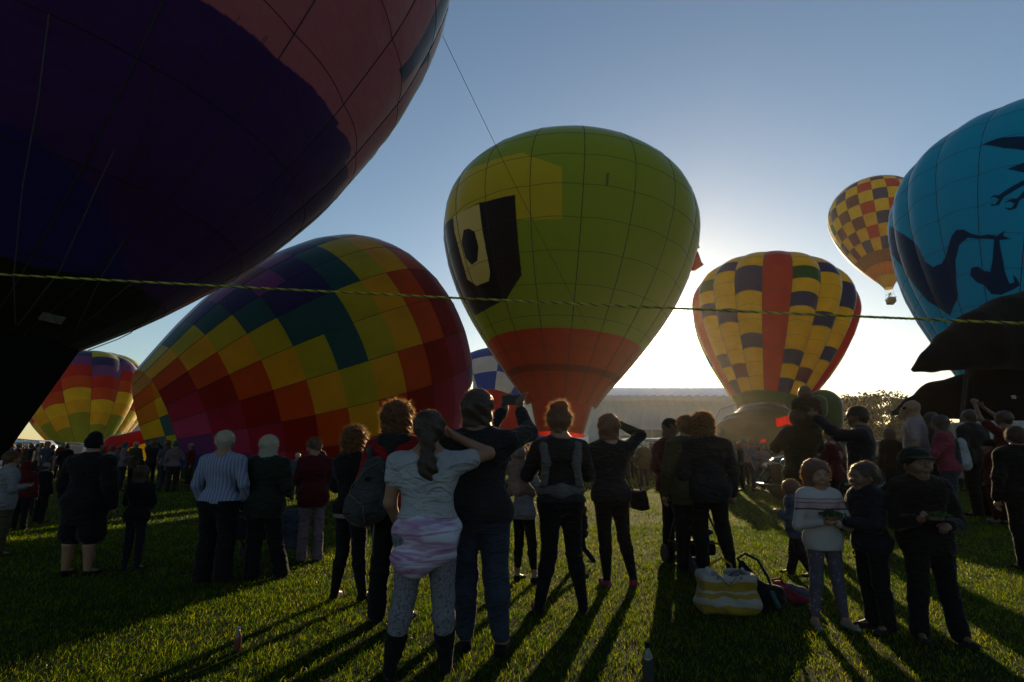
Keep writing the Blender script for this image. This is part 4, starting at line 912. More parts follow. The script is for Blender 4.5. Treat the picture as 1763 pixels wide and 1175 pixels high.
        ho = link(hn, sc3(blob(hn, pr, h, noise=wv, nfreq=nf, seed=seed)), e, hm)
        if kind in ('cap', 'backcap', 'beanie') and len(hair) > 2: link('hair', sc3(blob('hair', [cone(W(0, -.018, .012), W(0, -.02, -.03), .057*hs, .044*hs, k=.02), sub(W(0, .085, -.03), W(0, .08, .01), .062*hs, .048*hs)]+([cone(W(0, -.03, -.03), W(0, -.04, -.15), .05, .045, (1, .6, 1), .02)] if len(hair) > 3 else []), h, noise=.003, nfreq=60)), e, HAIR[hair[2]])
        if hn == 'hair' and dcam < 13:           # loose strands that catch the light
            r = np.random.RandomState(seed); n = 2600 if kind == 'curly' else 350 if hs > 1.2 else 900; V = []; F = []
            me = ho.data; co = np.empty(len(me.vertices)*3, np.float32); me.vertices.foreach_get('co', co); co = co.reshape(-1, 3); no = np.empty(len(co)*3, np.float32); me.vertex_normals.foreach_get('vector', no); no = no.reshape(-1, 3)
            up_ = np.nonzero(no[:, 2] > -.35)[0]; ii = up_[r.randint(0, len(up_), n)]; p0 = co[ii]; nn = no[ii]
            tg = np.cross(nn, r.randn(n, 3)); tg /= np.linalg.norm(tg, axis=1)[:, None]; ln2 = ((.012+.022*r.rand(n))*(1.5 if kind in ('curly', 'bun') else .75))[:, None]; wd = np.cross(nn, tg)*.0006*(1+dcam*.14)
            p1 = p0+nn*ln2*.5+tg*ln2*.5; p2 = p1+tg*ln2*.7+nn*ln2*.15-np.array([0, 0, .004]); V = np.stack([p0-wd, p0+wd, p1-wd*.8, p1+wd*.8, p2], 1).reshape(-1, 3); b = np.arange(n)*5
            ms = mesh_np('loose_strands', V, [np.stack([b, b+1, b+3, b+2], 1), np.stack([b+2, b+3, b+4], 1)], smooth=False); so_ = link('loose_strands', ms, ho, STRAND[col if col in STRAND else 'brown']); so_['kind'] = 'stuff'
    e['H'] = H; PJ[e.name] = (J, W)
    return e
PJ = {}
def local(e, p):                                     # a point in a person's own proportions -> world
    H = e['H']; c, s = math.cos(e.rotation_euler.z), math.sin(e.rotation_euler.z)
    return e.location+Vector((c*p[0]*H-s*p[1]*H, s*p[0]*H+c*p[1]*H, p[2]*H))

# --- the watching crowd, left to right -------------------------------------------------
DOWN = lambda s, f=.0: ((s*.145, -.02, .635), (s*.150, .03+f, .49))
# man, black hat and coat, bare calves
person('broad man in a black knitted hat and long black coat with bare calves', 132, 992, 749, yaw=-4, w=1.32, top=[('black', 'coat', .36, .97, .02)], bottom=('black', 'shorts', .46), hair=('beanie', 'black'), shoe='black',
       legs={'R': ((.075, 0, .28), (.085, -.01, .042)), 'L': ((-.075, 0, .28), (-.085, -.01, .042))})
person('figure in a grey top cut by the left edge, pale trousers and brown shoe', -6, 958, 778, yaw=-35, w=1.0, top=[('lgrey', 'jacket', .44)], bottom=('olive', 'pants'), shoe='brown', hair=('short', 'brown'), arms={'R': ((.15, .0, .64), (.11, .11, .66))})
person('person in a red hooded jacket near the left edge, hood down', 30, 915, 795, yaw=10, w=1.15, top=[('dred', 'jacket', .47, .97, 0, 'hood')], bottom=('black', 'pants'), hair=('hood', 'dred'))
person('person in a black jacket and pale cap behind the hatted man, left side', 66, 900, 797, yaw=-15, w=1.1, top=[('black', 'jacket', .46)], bottom=('black', 'pants'), hair=('cap', 'lgrey', 'dark'))
person('small person in a teal top beside the red hooded jacket on the left', 47, 888, 815, yaw=20, top=[('teal', 'tee', .46)], bottom=('char', 'pants'), hair=('short', 'dark'))
person('girl with long dark hair in dark clothes next to the man in the black coat', 225, 983, 803, yaw=4, w=.92, top=[('black', 'jacket', .46)], bottom=('navy', 'jeans'), hair=('long', 'dark'), shoe='char', arms={'R': ((.13, .02, .65), (.07, .12, .60)), 'L': ((-.13, .02, .65), (-.08, .12, .60))})
# couple by the walking frame
person('grey haired man in a pale blue striped shirt and black trousers seen from behind', 366, 1003, 743, yaw=-3, w=1.2, top=[('stripes', 'shirt', .515)], bottom=('black', 'wide'), hair=('short', 'grey'), arms={'R': ((.165, -.02, .64), (.15, .07, .52)), 'L': ((-.165, -.02, .64), (-.155, .06, .50))})
person('woman with shoulder length grey hair and a dark green jacket', 446, 997, 752, yaw=2, w=1.12, top=[('dgreen', 'coat', .42, .97, .01)], bottom=('black', 'wide'), hair=('long', 'grey', .55), legs={'R': ((.085, .02, .28), (.135, .04, .042)), 'L': ((-.05, 0, .28), (-.05, -.02, .042))}, arms={'R': ((.15, 0, .64), (.13, .11, .58))})
person('short haired woman in a dark red tunic and pale trousers, head bowed to her left', 532, 968, 755, yaw=25, w=1.0, head=(-.02, .035), look=(35, -25), lean=.01, top=[('dred', 'jacket', .44, .9, .01, 'nocollar')], bottom=('mauve', 'pants'), hair=('short', 'brown'), shoe='char', arms={'L': ((-.13, .04, .65), (-.09, .17, .64)), 'R': ((.13, .03, .65), (.07, .15, .62))})
person('grey haired man in a blue shirt seen small between the green jacket and red tunic', 508, 862, 780, yaw=5, w=1.1, top=[('bluegrey', 'shirt', .5)], bottom=('char', 'pants'), hair=('short', 'grey'))
# curly haired person and the child with the rucksack
person('curly haired person in dark clothes with light shining through the hair', 598, 1036, 739, yaw=-18, w=.95, top=[('black', 'jacket', .50, .97, 0), ('palepink', 'tee', .475, .2)], bottom=('black', 'jeans'), hair=('curly', 'brown'), shoe='black', arms={'L': ((-.14, .03, .65), (-.08, .15, .66)), 'R': ((.13, .03, .64), (.06, .13, .60))}, legs={'L': (None, (-.09, .0, .042)), 'R': (None, (.08, .03, .042))})
kid = person('child in a bright red jacket with a dark hood, grey rucksack on the shoulder', 672, 1072, 698, yaw=-8, w=1.05, top=[('red', 'jacket', .50, .97, 0, 'nocollar')], bottom=('black', 'pants'), hair=('curly', 'brown'), shoe='char',
    extra=[('hood', lambda J, W: [cone(J['nek']+A_([-.05, -.035, -.005]), J['nek']+A_([.05, -.035, -.005]), .034, .034, (1, .9, 1), .02), cone(J['nek']+A_([0, -.06, -.02]), J['nek']+A_([0, -.068, -.055]), .040, .02, (1.3, .6, 1), .02)], 'char', .003)])
# tie-dye woman
td = person('long haired woman in a pale tee with a pink tie-dye shirt round her waist', 728, 1163, 711, yaw=2, w=1.22, belly=.006, top=[('white', 'tee', .585, .19)], bottom=('lace', 'leggings', .80), hair=('pony', 'dark'), shoe=('black', .42), look=(0, 4),
    arms={'R': ((.245, .06, .835), (.105, .10, .905)), 'L': ((-.150, .0, .64), (-.125, .09, .53))}, legs={'R': ((.07, .01, .28), (.085, .02, .042)), 'L': ((-.080, .0, .28), (-.120, -.03, .042))},
    extra=[('tied_shirt', lambda J, W: [cone(J['wai']+A_([0, -.002, .0]), J['pel']+A_([0, -.006, -.0]), .090, .110, (1.12, .84, .5), .03), cone(J['pel']+A_([0, -.006, -.0]), J['pel']+A_([-.004, -.008, -.085]), .106, .112, (1.14, .86, .5), .03), cone(J['pel']+A_([.04, -.06, -.02]), J['pel']+A_([-.045, -.062, -.135]), .05, .045, (1.1, .5, .7), .05)], 'tiedye', .0045)])
# tall woman with the phone
pw = person('tall dark haired woman in dark clothes holding a phone up with both hands', 820, 1126, 675, yaw=-6, w=1.22, belly=.004, top=[('char', 'shirt', .49, .92)], bottom=('denim', 'jeans', .93), hair=('bob', 'dark'), shoe='black', look=(-14, 6), curl=.9, skin=SKIN2,
    arms={'R': ((.195, .12, .835), (.150, .22, .945)), 'L': ((-.02, .20, .825), (.075, .27, .945))}, legs={'R': ((.075, .0, .28), (.095, .0, .042)), 'L': ((-.05, .02, .28), (-.045, .02, .042))}, grip=(.0, .1, 1))
# woman in grey tee
person('woman in a pale grey tee and black cropped leggings holding a baby, half hidden', 902, 1003, 775, yaw=-40, w=.95, top=[('lgrey', 'tee', .47, .34)], bottom=('black', 'leggings', .82), hair=('bun', 'brown'), arms={'R': ((.14, .03, .68), (.06, .16, .72)), 'L': ((-.14, .03, .68), (-.03, .17, .66))}, legs={'R': ((.06, .03, .28), (.09, .02, .042))})
cw = person('woman with a high loose bun wearing a grey baby carrier, seen from behind', 968, 1058, 703, yaw=0, w=1.08, top=[('char', 'shirt', .53, .95)], bottom=('black', 'leggings'), hair=('bun', 'brown'), shoe='black',
    arms={'L': ((-.165, .03, .66), (-.11, .16, .70)), 'R': ((.15, .04, .66), (.09, .17, .66))}, legs={'R': ((.065, .02, .28), (.105, .03, .042)), 'L': ((-.06, 0, .28), (-.115, -.02, .042))})
person('small child running past behind the woman with the baby carrier, one foot lifted', 1003, 975, 868, yaw=60, w=.95, hs=1.35, top=[('navy', 'jacket', .46)], bottom=('navy', 'pants'), hair=('short', 'dark'), shoe='lgrey', legs={'R': ((.08, .08, .30), (.12, .12, .06)), 'L': ((-.05, -.05, .29), (-.06, -.22, .12))})
sw = person('woman shading her eyes with a raised right arm, hip bag at her side', 1057, 1012, 716, yaw=0, w=1.02, top=[('char', 'shirt', .49, .97)], bottom=('black', 'leggings'), hair=('bob', 'brown'), shoe='pink', look=(-8, 5),
    arms={'R': ((.205, .05, .885), (.085, .12, .955)), 'L': ((-.145, .02, .67), (-.13, .13, .73))}, legs={'R': ((.07, .01, .28), (.120, .02, .042)), 'L': ((-.045, 0, .28), (-.04, .0, .042))})
# three people with a pushchair
person('person in a green cap and dark jacket, left of the three at the pushchair', 1166, 968, 722, yaw=-50, w=.98, top=[('dred', 'jacket', .48)], bottom=('black', 'pants'), hair=('cap', 'dgreen', 'dark', 1), arms={'L': ((-.15, .0, .66), (-.13, .10, .56)), 'R': ((.14, .03, .66), (.10, .14, .66))})
person('woman in the middle of the three at the pushchair, facing the sun', 1194, 984, 716, yaw=8, w=1.05, top=[('olive', 'jacket', .42)], bottom=('black', 'pants'), hair=('short', 'brown'), shoe='char')
person('tall person with rumpled hair in a dark jacket, right of the three at the pushchair', 1229, 988, 715, yaw=-6, w=1.12, head=(-.015, 0), top=[('char', 'jacket', .44)], bottom=('black', 'jeans'), hair=('curly', 'brown'), shoe='char', legs={'R': ((.07, .0, .28), (.11, -.02, .042))})
# adult with child on the shoulders
ad_ = person('adult in a brown coat carrying a hooded child', 1393, 945, 706, yaw=-12, w=1.0, top=[('brown', 'coat', .44, .97)], bottom=('black', 'pants'), hair=('short', 'dark'), arms={'R': ((.15, .06, .72), (.05, .13, .80)), 'L': ((-.15, .08, .72), (-.05, .14, .80))})
g0 = ad_.location
ch = person('small hooded child held up on the shoulder of the adult in the brown coat', 0, 0, 0, yaw=-25, w=1.2, hs=1.3, at=(P(1382, 700, g0.y+.05).x, g0.y-.05, P(1383, 668, g0.y).z-1.08), H=1.08, top=[('brown', 'puffer', .44, .97)], bottom=('char', 'pants'), hair=('hood', 'brown'),
    legs={'R': ((.10, .16, .44), (.11, .14, .26)), 'L': ((-.10, .16, .44), (-.11, .14, .26))}, arms={'L': ((-.15, .05, .66), (-.10, .16, .62)), 'R': ((.15, .05, .66), (.10, .16, .62))})
person('toddler in a pale blue and green jacket striding beside the girl in the sweater', 1378, 994, 826, yaw=55, w=1.15, hs=1.45, top=[('bluegrey', 'puffer', .40, .9), ('lime', 'tee', .50, 0)], bottom=('navy', 'pants'), hair=('short', 'brown'), shoe='char', head=(.01, .02), look=(-60, 0),
    legs={'R': ((.06, .06, .23), (.07, .10, .045)), 'L': ((-.06, -.03, .24), (-.06, -.14, .06))}, arms={'R': ((.13, .05, .60), (.08, .16, .64)), 'L': ((-.13, .03, .60), (-.08, .14, .66))})
g1 = person('girl in a white and pink sweater facing the camera with food in her hands', 1432, 1080, 794, yaw=176, w=.98, hs=1.28, top=[('sweater', 'shirt', .455, .97)], bottom=('camo', 'leggings', .92), hair=('bob', 'brown'), shoe='lgrey', skin=SKIN, curl=1.1,
    arms={'R': ((.155, .02, .60), (.045, .115, .635)), 'L': ((-.155, .02, .60), (-.035, .115, .635))}, legs={'R': ((.065, .0, .27), (.095, .0, .042)), 'L': ((-.065, .0, .27), (-.085, .0, .042))})
b1 = person('boy in a dark jacket turned sideways, looking left, food in his hands', 1516, 1086, 796, yaw=97, w=1.05, hs=1.28, top=[('navy', 'jacket', .46, .9)], bottom=('black', 'pants'), hair=('short', 'dark'), skin=SKIN2, shoe='char', curl=1.1,
    arms={'R': ((.13, .05, .62), (.06, .19, .645)), 'L': ((-.13, .05, .62), (-.02, .20, .645))})
h1 = person('child facing the camera in dark clothes and a dark hat with neck flap', 1618, 1104, 772, yaw=168, w=1.12, hs=1.25, top=[('black', 'jacket', .44, .97)], bottom=('black', 'pants'), hair=('brim', 'dgreen'), skin=SKIN2, look=(8, 10), shoe='char', curl=1.1,
    arms={'R': ((.15, .03, .60), (.10, .15, .63)), 'L': ((-.15, .02, .60), (-.05, .14, .60))}, legs={'R': ((.07, .0, .27), (.09, .0, .042)), 'L': ((-.07, .0, .27), (-.09, .02, .042))})
pm2 = person('man in a dark jacket photographing to the left with both arms raised, behind the boy', 1503, 962, 700, yaw=62, w=1.1, top=[('navy', 'jacket', .48, .97)], bottom=('black', 'pants'), hair=('short', 'dark'), skin=SKIN2, arms={'R': ((.13, .12, .80), (.08, .24, .93)), 'L': ((-.13, .13, .80), (-.03, .25, .93))}, curl=.9)
person('woman in a red top with long hair behind the photographing man', 1447, 915, 735, yaw=40, w=.98, top=[('dred', 'jacket', .48), ('lgrey', 'vest', .55, 0)], bottom=('black', 'pants'), hair=('long', 'brown'), arms={'L': ((-.15, .05, .66), (-.13, .18, .72))})
person('bald man with sunglasses in a white tee, looking left', 1597, 905, 689, yaw=48, w=1.25, belly=.01, top=[('palepink', 'tee', .48, .36)], bottom=('black', 'pants'), hair=None, look=(10, 0), extra=[('sunglasses', lambda J, W: [cone(W(-.036, .052, .004), W(-.010, .056, .004), .011, .011, (1, .6, 1), .002), cone(W(.010, .056, .004), W(.036, .052, .004), .011, .011, (1, .6, 1), .002), cone(W(-.05, .048, .008), W(.05, .048, .008), .003, .003), cone(W(.054, .04, .006), W(.058, -.01, .004), .003, .003), cone(W(-.054, .04, .006), W(-.058, -.01, .004), .003, .003)], 'black', 0)])
person('man in a white shirt just beyond the bald man, face left', 1584, 880, 700, yaw=60, w=1.0, top=[('white', 'shirt', .5)], bottom=('char', 'pants'), hair=('short', 'brown'))
pk = person('woman in a pink jacket with a white and grey rucksack, right side', 1648, 912, 716, yaw=50, w=1.08, lean=.02, top=[('pink', 'jacket', .50, .97, 0, 'hood')], bottom=('denim', 'jeans'), hair=('long', 'dark', .5), shoe='lgrey', arms={'L': ((-.15, .08, .66), (-.14, .20, .58)), 'R': ((.15, .05, .66), (.1, .16, .6))})
person('man in a dark jacket behind the white and grey rucksack, by the trailer', 1694, 890, 706, yaw=15, w=1.2, top=[('char', 'jacket', .5)], bottom=('black', 'pants'), hair=('short', 'dark'))
person('woman with dark hair between the bald man and the pink jacket', 1625, 885, 712, yaw=20, top=[('char', 'jacket', .5)], bottom=('black', 'pants'), hair=('bob', 'dark'))
person('child in a green cap and red jacket and trousers, right side', 1722, 900, 757, yaw=75, w=1.05, hs=1.25, top=[('dred', 'jacket', .46)], bottom=('dred', 'pants'), hair=('cap', 'dgreen', 'dark'), shoe='lgrey')
person('man at the right edge with both bare arms raised over his head', 1757, 905, 708, yaw=25, w=1.1, top=[('dred', 'tee', .5, .34)], bottom=('black', 'pants'), hair=('short', 'dark'), arms={'R': ((.16, .10, .93), (.03, .16, 1.05)), 'L': ((-.17, .10, .93), (-.10, .16, 1.07))}, skin=SKIN2)
person('person in a black jacket half cut off by the right edge', 1785, 985, 735, yaw=-10, w=1.1, top=[('black', 'jacket', .46)], bottom=('black', 'pants'), hair=('short', 'dark'))
person('dark jacketed person between the photographing man and the bald man', 1546, 878, 738, yaw=5, top=[('black', 'jacket', .5)], bottom=('black', 'pants'), hair=('bob', 'dark'))

CL['dkgreen_leaf'] = cloth('lettuce', (.05, .12, .03))
# --- things people hold, wear on the back or have put down -------------------------------
def softthing(name, prims, h, mat, label, cat, origin, rz=0.0, noise=.002, part='body'):
    e = empty(name, origin, rz, label, cat); link(part, blob(part, prims, h, noise=noise, nfreq=25), e, mat); return e
# phone
J, W = PJ[pw.name]; hp0 = local(pw, (.108, .235, .985)); 
e = empty('phone', hp0, R(-6), 'black phone held up by the tall dark haired woman', 'phone'); MB().box((0, 0, 0), (.150, .009, .075), bev=.004).build('case', solid('phone_black', (.012, .012, .014), .25), e); MB().box((0, -.0052, 0), (.138, .001, .066)).build('screen', solid('phone_screen', (.02, .018, .012), .5, spec=.2), e)
MB().lathe([(.006, 0), (.006, .003)], 10, Matrix.Translation((-.06, .005, .025)) @ Matrix.Rotation(-math.pi/2, 4, 'X')).build('camera_lens', EYE, e)
hp0 = local(pm2, (.025, .27, .965)); e = empty('phone', hp0, R(62), 'phone held out by the man photographing in the dark jacket', 'phone'); MB().box((0, 0, 0), (.145, .009, .072), bev=.004).build('case', MATS['phone_black'], e)
hp0 = P(1745, 684, G(1757, 905).y); e = empty('phone', hp0, R(20), 'phone raised overhead by the man at the right edge', 'phone'); MB().box((0, 0, 0), (.145, .009, .072), bev=.004).build('case', MATS['phone_black'], e)
def straps(e, pts, mat, r=.012, nm='strap'):
    MB().tube(pts, r, 6).build(nm, mat, e, True)
# grey rucksack on the child in red
H = kid['H']; rk = empty('backpack', local(kid, (-.085, -.125, .60)), R(6), 'big grey rucksack with pale piping hanging on the child in the red jacket', 'backpack')
GR = cloth('rucksack_grey', (.075, .08, .085)); PIP = cloth('piping', (.25, .25, .24))
me = blob('pack', [cone((-.03, 0, -.14), (.05, 0, .16), .135, .11, (1, .7, 1), .06), cone((-.06, -.02, -.13), (.07, -.02, -.13), .12, .11, (1, .7, 1), .06)], .008, noise=.003, nfreq=22); link('pack', me, rk, GR)
me = blob('front_pocket', [cone((-.03, -.08, -.14), (.03, -.08, -.08), .085, .075, (1, .6, 1), .04)], .008, noise=.003, nfreq=30); link('front_pocket', me, rk, GR)
straps(rk, [(-.17, -.055, -.12), (-.12, -.08, .04), (-.02, -.095, .17), (.08, -.07, .22), (.14, -.05, .12), (.16, -.05, -.10)], PIP, .004, 'piping'); straps(rk, [(-.14, -.10, -.02), (-.02, -.135, -.11), (.0, -.135, -.24)], PIP, .0035, 'piping')
straps(rk, [(.0, .03, .25), (-.02, .10, .33), (-.02, .17, .30), (-.03, .20, .14)], GR, .028, 'shoulder_strap'); straps(rk, [(.06, -.02, -.23), (.055, -.03, -.42), (.06, -.03, -.5)], PIP, .007, 'webbing')
MB().box((0, -.085, .09), (.045, .012, .03), bev=.004).build('badge', BLACKC, rk)
# white and grey rucksack
rk = empty('backpack', local(pk, (.03, -.12, .66)), R(50), 'white and grey rucksack on the back of the woman in the pink jacket', 'backpack')
me = blob('pack', [cone((0, 0, -.16), (0, .02, .16), .15, .12, (1, .75, 1), .06)], .012, noise=.003, nfreq=22); link('pack', me, rk, CL['white'])
link('side_panel', blob('side_panel', [cone((0, .06, -.14), (0, .07, .14), .145, .125, (1.05, .6, 1.02), .05)], .012), rk, GR); straps(rk, [(-.05, -.12, -.16), (-.05, -.13, .05), (-.04, -.08, .17)], BLACKC, .014); straps(rk, [(.06, -.12, -.16), (.06, -.13, .05), (.05, -.08, .17)], BLACKC, .014)
straps(rk, [(.12, .08, .16), (.15, .18, .2), (.15, .22, .05), (.12, .12, -.15)], GR, .022, 'shoulder_strap')
# baby carrier on the woman with the bun
H = cw['H']; bc = empty('baby_carrier', local(cw, (0, 0, .6)), 0, 'grey baby carrier strapped across the back of the woman with the bun', 'baby carrier'); GC = cloth('carrier_grey', (.17, .17, .17))
for s in (-1, 1):
    me = blob('shoulder_strap', [cone((s*.17, .06, .33*1), (s*.15, -.07, .36), .035, .038, (1, .6, 1), .02), cone((s*.15, -.095, .35), (s*.13, -.165, .22), .042, .040, (1, .5, 1), .02), cone((s*.13, -.165, .22), (s*.15, -.145, .05), .038, .030, (1, .5, 1), .02), cone((s*.15, -.14, .05), (s*.19, -.05, .0), .028, .02, (1, .5, 1), .02)], .009, noise=.002); link('shoulder_strap', me, bc, GC)
link('chest_clip', blob('chest_clip', [cone((-.13, -.172, .24), (.13, -.172, .24), .016, .016, (1, .5, 1)), cone((-.03, -.18, .24), (.03, -.18, .24), .022, .022, (1, .5, 1))], .008), bc, BLACKC)
link('waist_belt', blob('waist_belt', [cone((-.17, -.06, -.02), (0, -.165, -.02), .045, .05, (1, .5, 1), .03), cone((0, -.165, -.02), (.17, -.06, -.02), .05, .045, (1, .5, 1), .03)], .009, noise=.002), bc, GC)
# babies
def baby(label, p, rz, suit):
    e = empty('baby', p, rz, label, 'baby'); link('body', blob('body', [cone((0, 0, .30), (0, .01, .31), .070, .066, (1, 1, 1.05), .01), cone((0, .03, .265), (0, .035, .26), .045, .04), cone((0, 0, .20), (0, 0, .02), .075, .085, (1, .8, 1), .03), cone((.08, .02, .2), (.12, .08, .12), .03, .022), cone((-.08, .02, .2), (-.12, .08, .12), .03, .022), cone((.05, .02, 0), (.11, .08, -.07), .05, .032), cone((-.05, .02, 0), (-.11, .08, -.07), .05, .032), cone((0, .072, .295), (0, .075, .29), .01, .01)], .010), e, SKIN)
    link('romper', blob('romper', [cone((0, 0, .19), (0, 0, .0), .083, .095, (1, .82, 1), .03), cone((.08, .02, .2), (.11, .06, .14), .036, .03), cone((-.08, .02, .2), (-.11, .06, .14), .036, .03), cone((.05, .02, 0), (.10, .07, -.05), .055, .042), cone((-.05, .02, 0), (-.10, .07, -.05), .055, .042)], .010, noise=.002), e, CL[suit])
    link('bonnet', blob('bonnet', [cone((0, -.012, .315), (0, -.004, .32), .076, .07, (1, 1, 1), .01), sub((0, .10, .28), (0, .09, .30), .07, .06)], .010), e, CL['palepink']); return e
gq = G(968, 1058); baby('baby riding at the left shoulder of the woman with the baby carrier', P(893, 838, gq.y+.25), R(-20), 'peach')
# hip bag
e = softthing('handbag', [rbox((0, 0, 0), (.055, .12, .10), .03)], .009, CL['black'], 'small black bag hanging at the right hip of the woman shading her eyes', 'bag', local(sw, (.16, -.03, .50)), 0.1, part='pouch'); e.rotation_euler = (0, -.18, .3)
straps(e, [(0, -.08, .09), (-.03, -.12, .3), (-.10, -.11, .5), (-.2, -.02, .60), (-.1, .12, .5), (0, .08, .09)], CL['black'], .008)
# food in the children's hands
def snack(label, p):
    e = empty('snack', p, 0, label, 'snack'); r = nr; V = []; F = []
    link('bread', blob('bread', [cone((-.035, 0, 0), (.035, 0, 0), .024, .024, (1, 1, .7))], .004, noise=.002, nfreq=120), e, CL['tan'])
    n = 60; k = r.randn(n, 3)*np.array([.035, .02, .010])+np.array([0, 0, .022]); d = r.randn(n, 3)*.014; d2 = np.cross(d, r.randn(n, 3)); d2 *= .012/np.linalg.norm(d2, axis=1)[:, None]
    b = np.arange(n)*4; ms = mesh_np('salad_leaves', np.stack([k-d, k+d2, k+d, k-d2], 1).reshape(-1, 3), np.stack([b, b+1, b+2, b+3], 1), False); o = link('salad_leaves', ms, e, CL['dkgreen_leaf']); o['kind'] = 'stuff'
for pp, lb in ((g1, 'leafy filled snack held by the girl in the white and pink sweater'), (b1, 'leafy filled snack held by the boy in the dark jacket'), (h1, 'leafy filled snack held by the child in the dark flap hat')):
    J = PJ[pp.name][0]; m_ = (J['wrR']+J['wrL'])/2; snack(lb, local(pp, m_+A_([0, .045, .028])))
# striped tote with things in it
bg_ = G(1253, 1054); tb = empty('tote_bag', bg_, R(-4), 'yellow and white striped cloth bag full of things on the grass by the pushchair', 'bag'); SB = knit_pattern('striped_bag', 'bag')
hbag = P(1253, 985, bg_.y).z; wb = .40/1.0; wpx = (P(1298, 1020, bg_.y)-P(1206, 1020, bg_.y)).x
link('bag_body', blob('bag_body', [rbox((0, 0, hbag*.5), (wpx*.5, .13, hbag*.5), .035), cone((-wpx*.3, 0, hbag*.3), (wpx*.3, 0, hbag*.3), .145, .145, (1, 1, .8), .05), sub((0, 0, hbag+.02), (0, 0, hbag-.04), .10, .10, (wpx*3.6, 1, 1), .02)], .008, cut=[(0, 0, -1, 0)], noise=.011, nfreq=17), tb, SB)
straps(tb, [(-.1, -.12, hbag*.9), (-.09, -.13, hbag+.0), (0.0, -.16, hbag*.75), (.09, -.13, hbag), (.1, -.12, hbag*.9)], SB, .011, 'handle'); straps(tb, [(-.1, .12, hbag*.9), (-.09, .13, hbag+.04), (0.0, .1, hbag+.1), (.09, .13, hbag+.04), (.1, .12, hbag*.9)], SB, .011, 'handle')
def bottle(p, tilt, label, mat, capm, s=1.0):
    e = empty('bottle', p, 0, label, 'bottle'); e.rotation_euler = tilt
    MB().lathe([(.031*s, 0), (.034*s, .008*s), (.034*s, .13*s), (.030*s, .15*s), (.014*s, .185*s), (.013*s, .20*s)], 16).build('bottle_body', mat, e, True); MB().lathe([(.0155*s, .196*s), (.0155*s, .222*s)], 12).build('cap', capm, e); return e
PLAS = solid('clear_plastic', (.03, .033, .036), .12, spec=.6)
bottle(bg_+Vector((-.02, 0, hbag-.10)), (.3, .9, .3), 'clear water bottle sticking out of the striped bag', PLAS, CL['white'])
e = empty('paper', bg_+Vector((.09, .02, hbag-.04)), R(20), 'white folded sheet sticking out of the striped bag', 'paper'); MB().box((0, 0, 0), (.17, .10, .006), M=Matrix.Rotation(.25, 4, 'X')).build('sheet', CL['white'], e)
e = softthing('cup', [cone((0, 0, 0), (0, 0, .06), .03, .035)], .006, CL['white'], 'small white cup at the left side inside the striped bag', 'cup', bg_+Vector((-.15, 0, hbag-.05)))
# black bag and pink rucksack
g2 = G(1322, 1052); e = empty('backpack', g2, R(12), 'black rucksack leaning beside the striped bag, strap loop standing up', 'backpack')
link('pack', blob('pack', [cone((-.06, .0, .12), (.06, .0, .10), .12, .12, (1, .8, 1), .05), cone((-.05, .05, .14), (-.14, .12, .36), .09, .045, (1, .7, 1), .05)], .008, cut=[(0, 0, -1, 0)], noise=.006, nfreq=24), e, CL['black'])
straps(e, [(-.13, .10, .30), (-.18, .12, .42), (-.10, .13, .46), (.02, .12, .40), (.08, .08, .26), (.10, .05, .14)], CL['char'], .012, 'strap_loop'); straps(e, [(-.02, -.10, .18), (.04, -.10, .05)], CL['teal'], .02, 'trim')
g2 = G(1362, 1038); e = empty('backpack', g2, R(-18), 'pink and blue child rucksack lying on the grass right of the black one', 'backpack')
link('pack', blob('pack', [cone((-.09, 0, .09), (.09, 0, .07), .10, .085, (1, 1, .9), .05)], .008, cut=[(0, 0, -1, 0)], noise=.005, nfreq=30), e, CL['pink']); link('flap', blob('flap', [cone((-.0, -.01, .135), (.11, -.01, .095), .06, .065, (1, 1.1, .6), .03)], .008, noise=.003), e, CL['bluegrey']); straps(e, [(-.12, 0, .12), (-.15, -.03, .20), (-.08, -.04, .21), (-.05, -.03, .16)], CL['red'], .010)
# bottles and cups on the grass
bottle(G(1117, 1178), (0, 0, 0), 'clear bottle with black cap standing in the front grass near the bottom edge', PLAS, CL['black'], 1.05)
bottle(G(408, 1122), (0, 0, 0), 'small drinking bottle with white lid standing on the lawn, front left', solid('bottle_maroon', (.10, .03, .03), .3), CL['white'], .72)
e = empty('paper_cup', G(157, 970), 0, 'white paper cup standing on the grass by the man in the black coat', 'cup'); MB().lathe([(.027, 0), (.036, .11), (.038, .112)], 16).build('cup_body', CL['white'], e, True); MB().lathe([(.040, .112), (.040, .122), (.03, .126)], 16).build('lid', CL['lgrey'], e, True)
# pushchair between the three people
TUB = solid('tube_black', (.02, .02, .022), .35, .3)
def wheel(e, c, r, w_, ax='X', hubm=None):
    M_ = Matrix.Translation(Vector(c)) @ (Matrix.Rotation(math.pi/2, 4, 'Y') if ax == 'X' else Matrix.Rotation(math.pi/2, 4, 'X'))
    o = MB().lathe([(r*.8, -w_/2), (r*.97, -w_/2), (r, -w_*.25), (r, w_*.25), (r*.97, w_/2), (r*.8, w_/2)], 24, M_).build('wheel', solid('tyre', (.015, .015, .015), .8), e, True)
    MB().lathe([(.001, -w_*.42), (r*.8, -w_*.35), (r*.8, w_*.35), (.001, w_*.42)], 20, M_).build('rim', hubm or STEEL, o)
ps = empty('pushchair', G(1195, 975), R(10), 'dark folding pushchair standing among the three people in front of the sun', 'pushchair')
fr = MB(); 
for s in (-1, 1): fr.tube([(s*.22, -.42, .12), (s*.22, -.05, .55), (s*.22, .25, .98)], .013, 8); fr.tube([(s*.22, .28, .10), (s*.22, -.02, .60)], .013, 8); fr.tube([(s*.22, -.30, .28), (s*.22, .20, .28)], .010, 8)
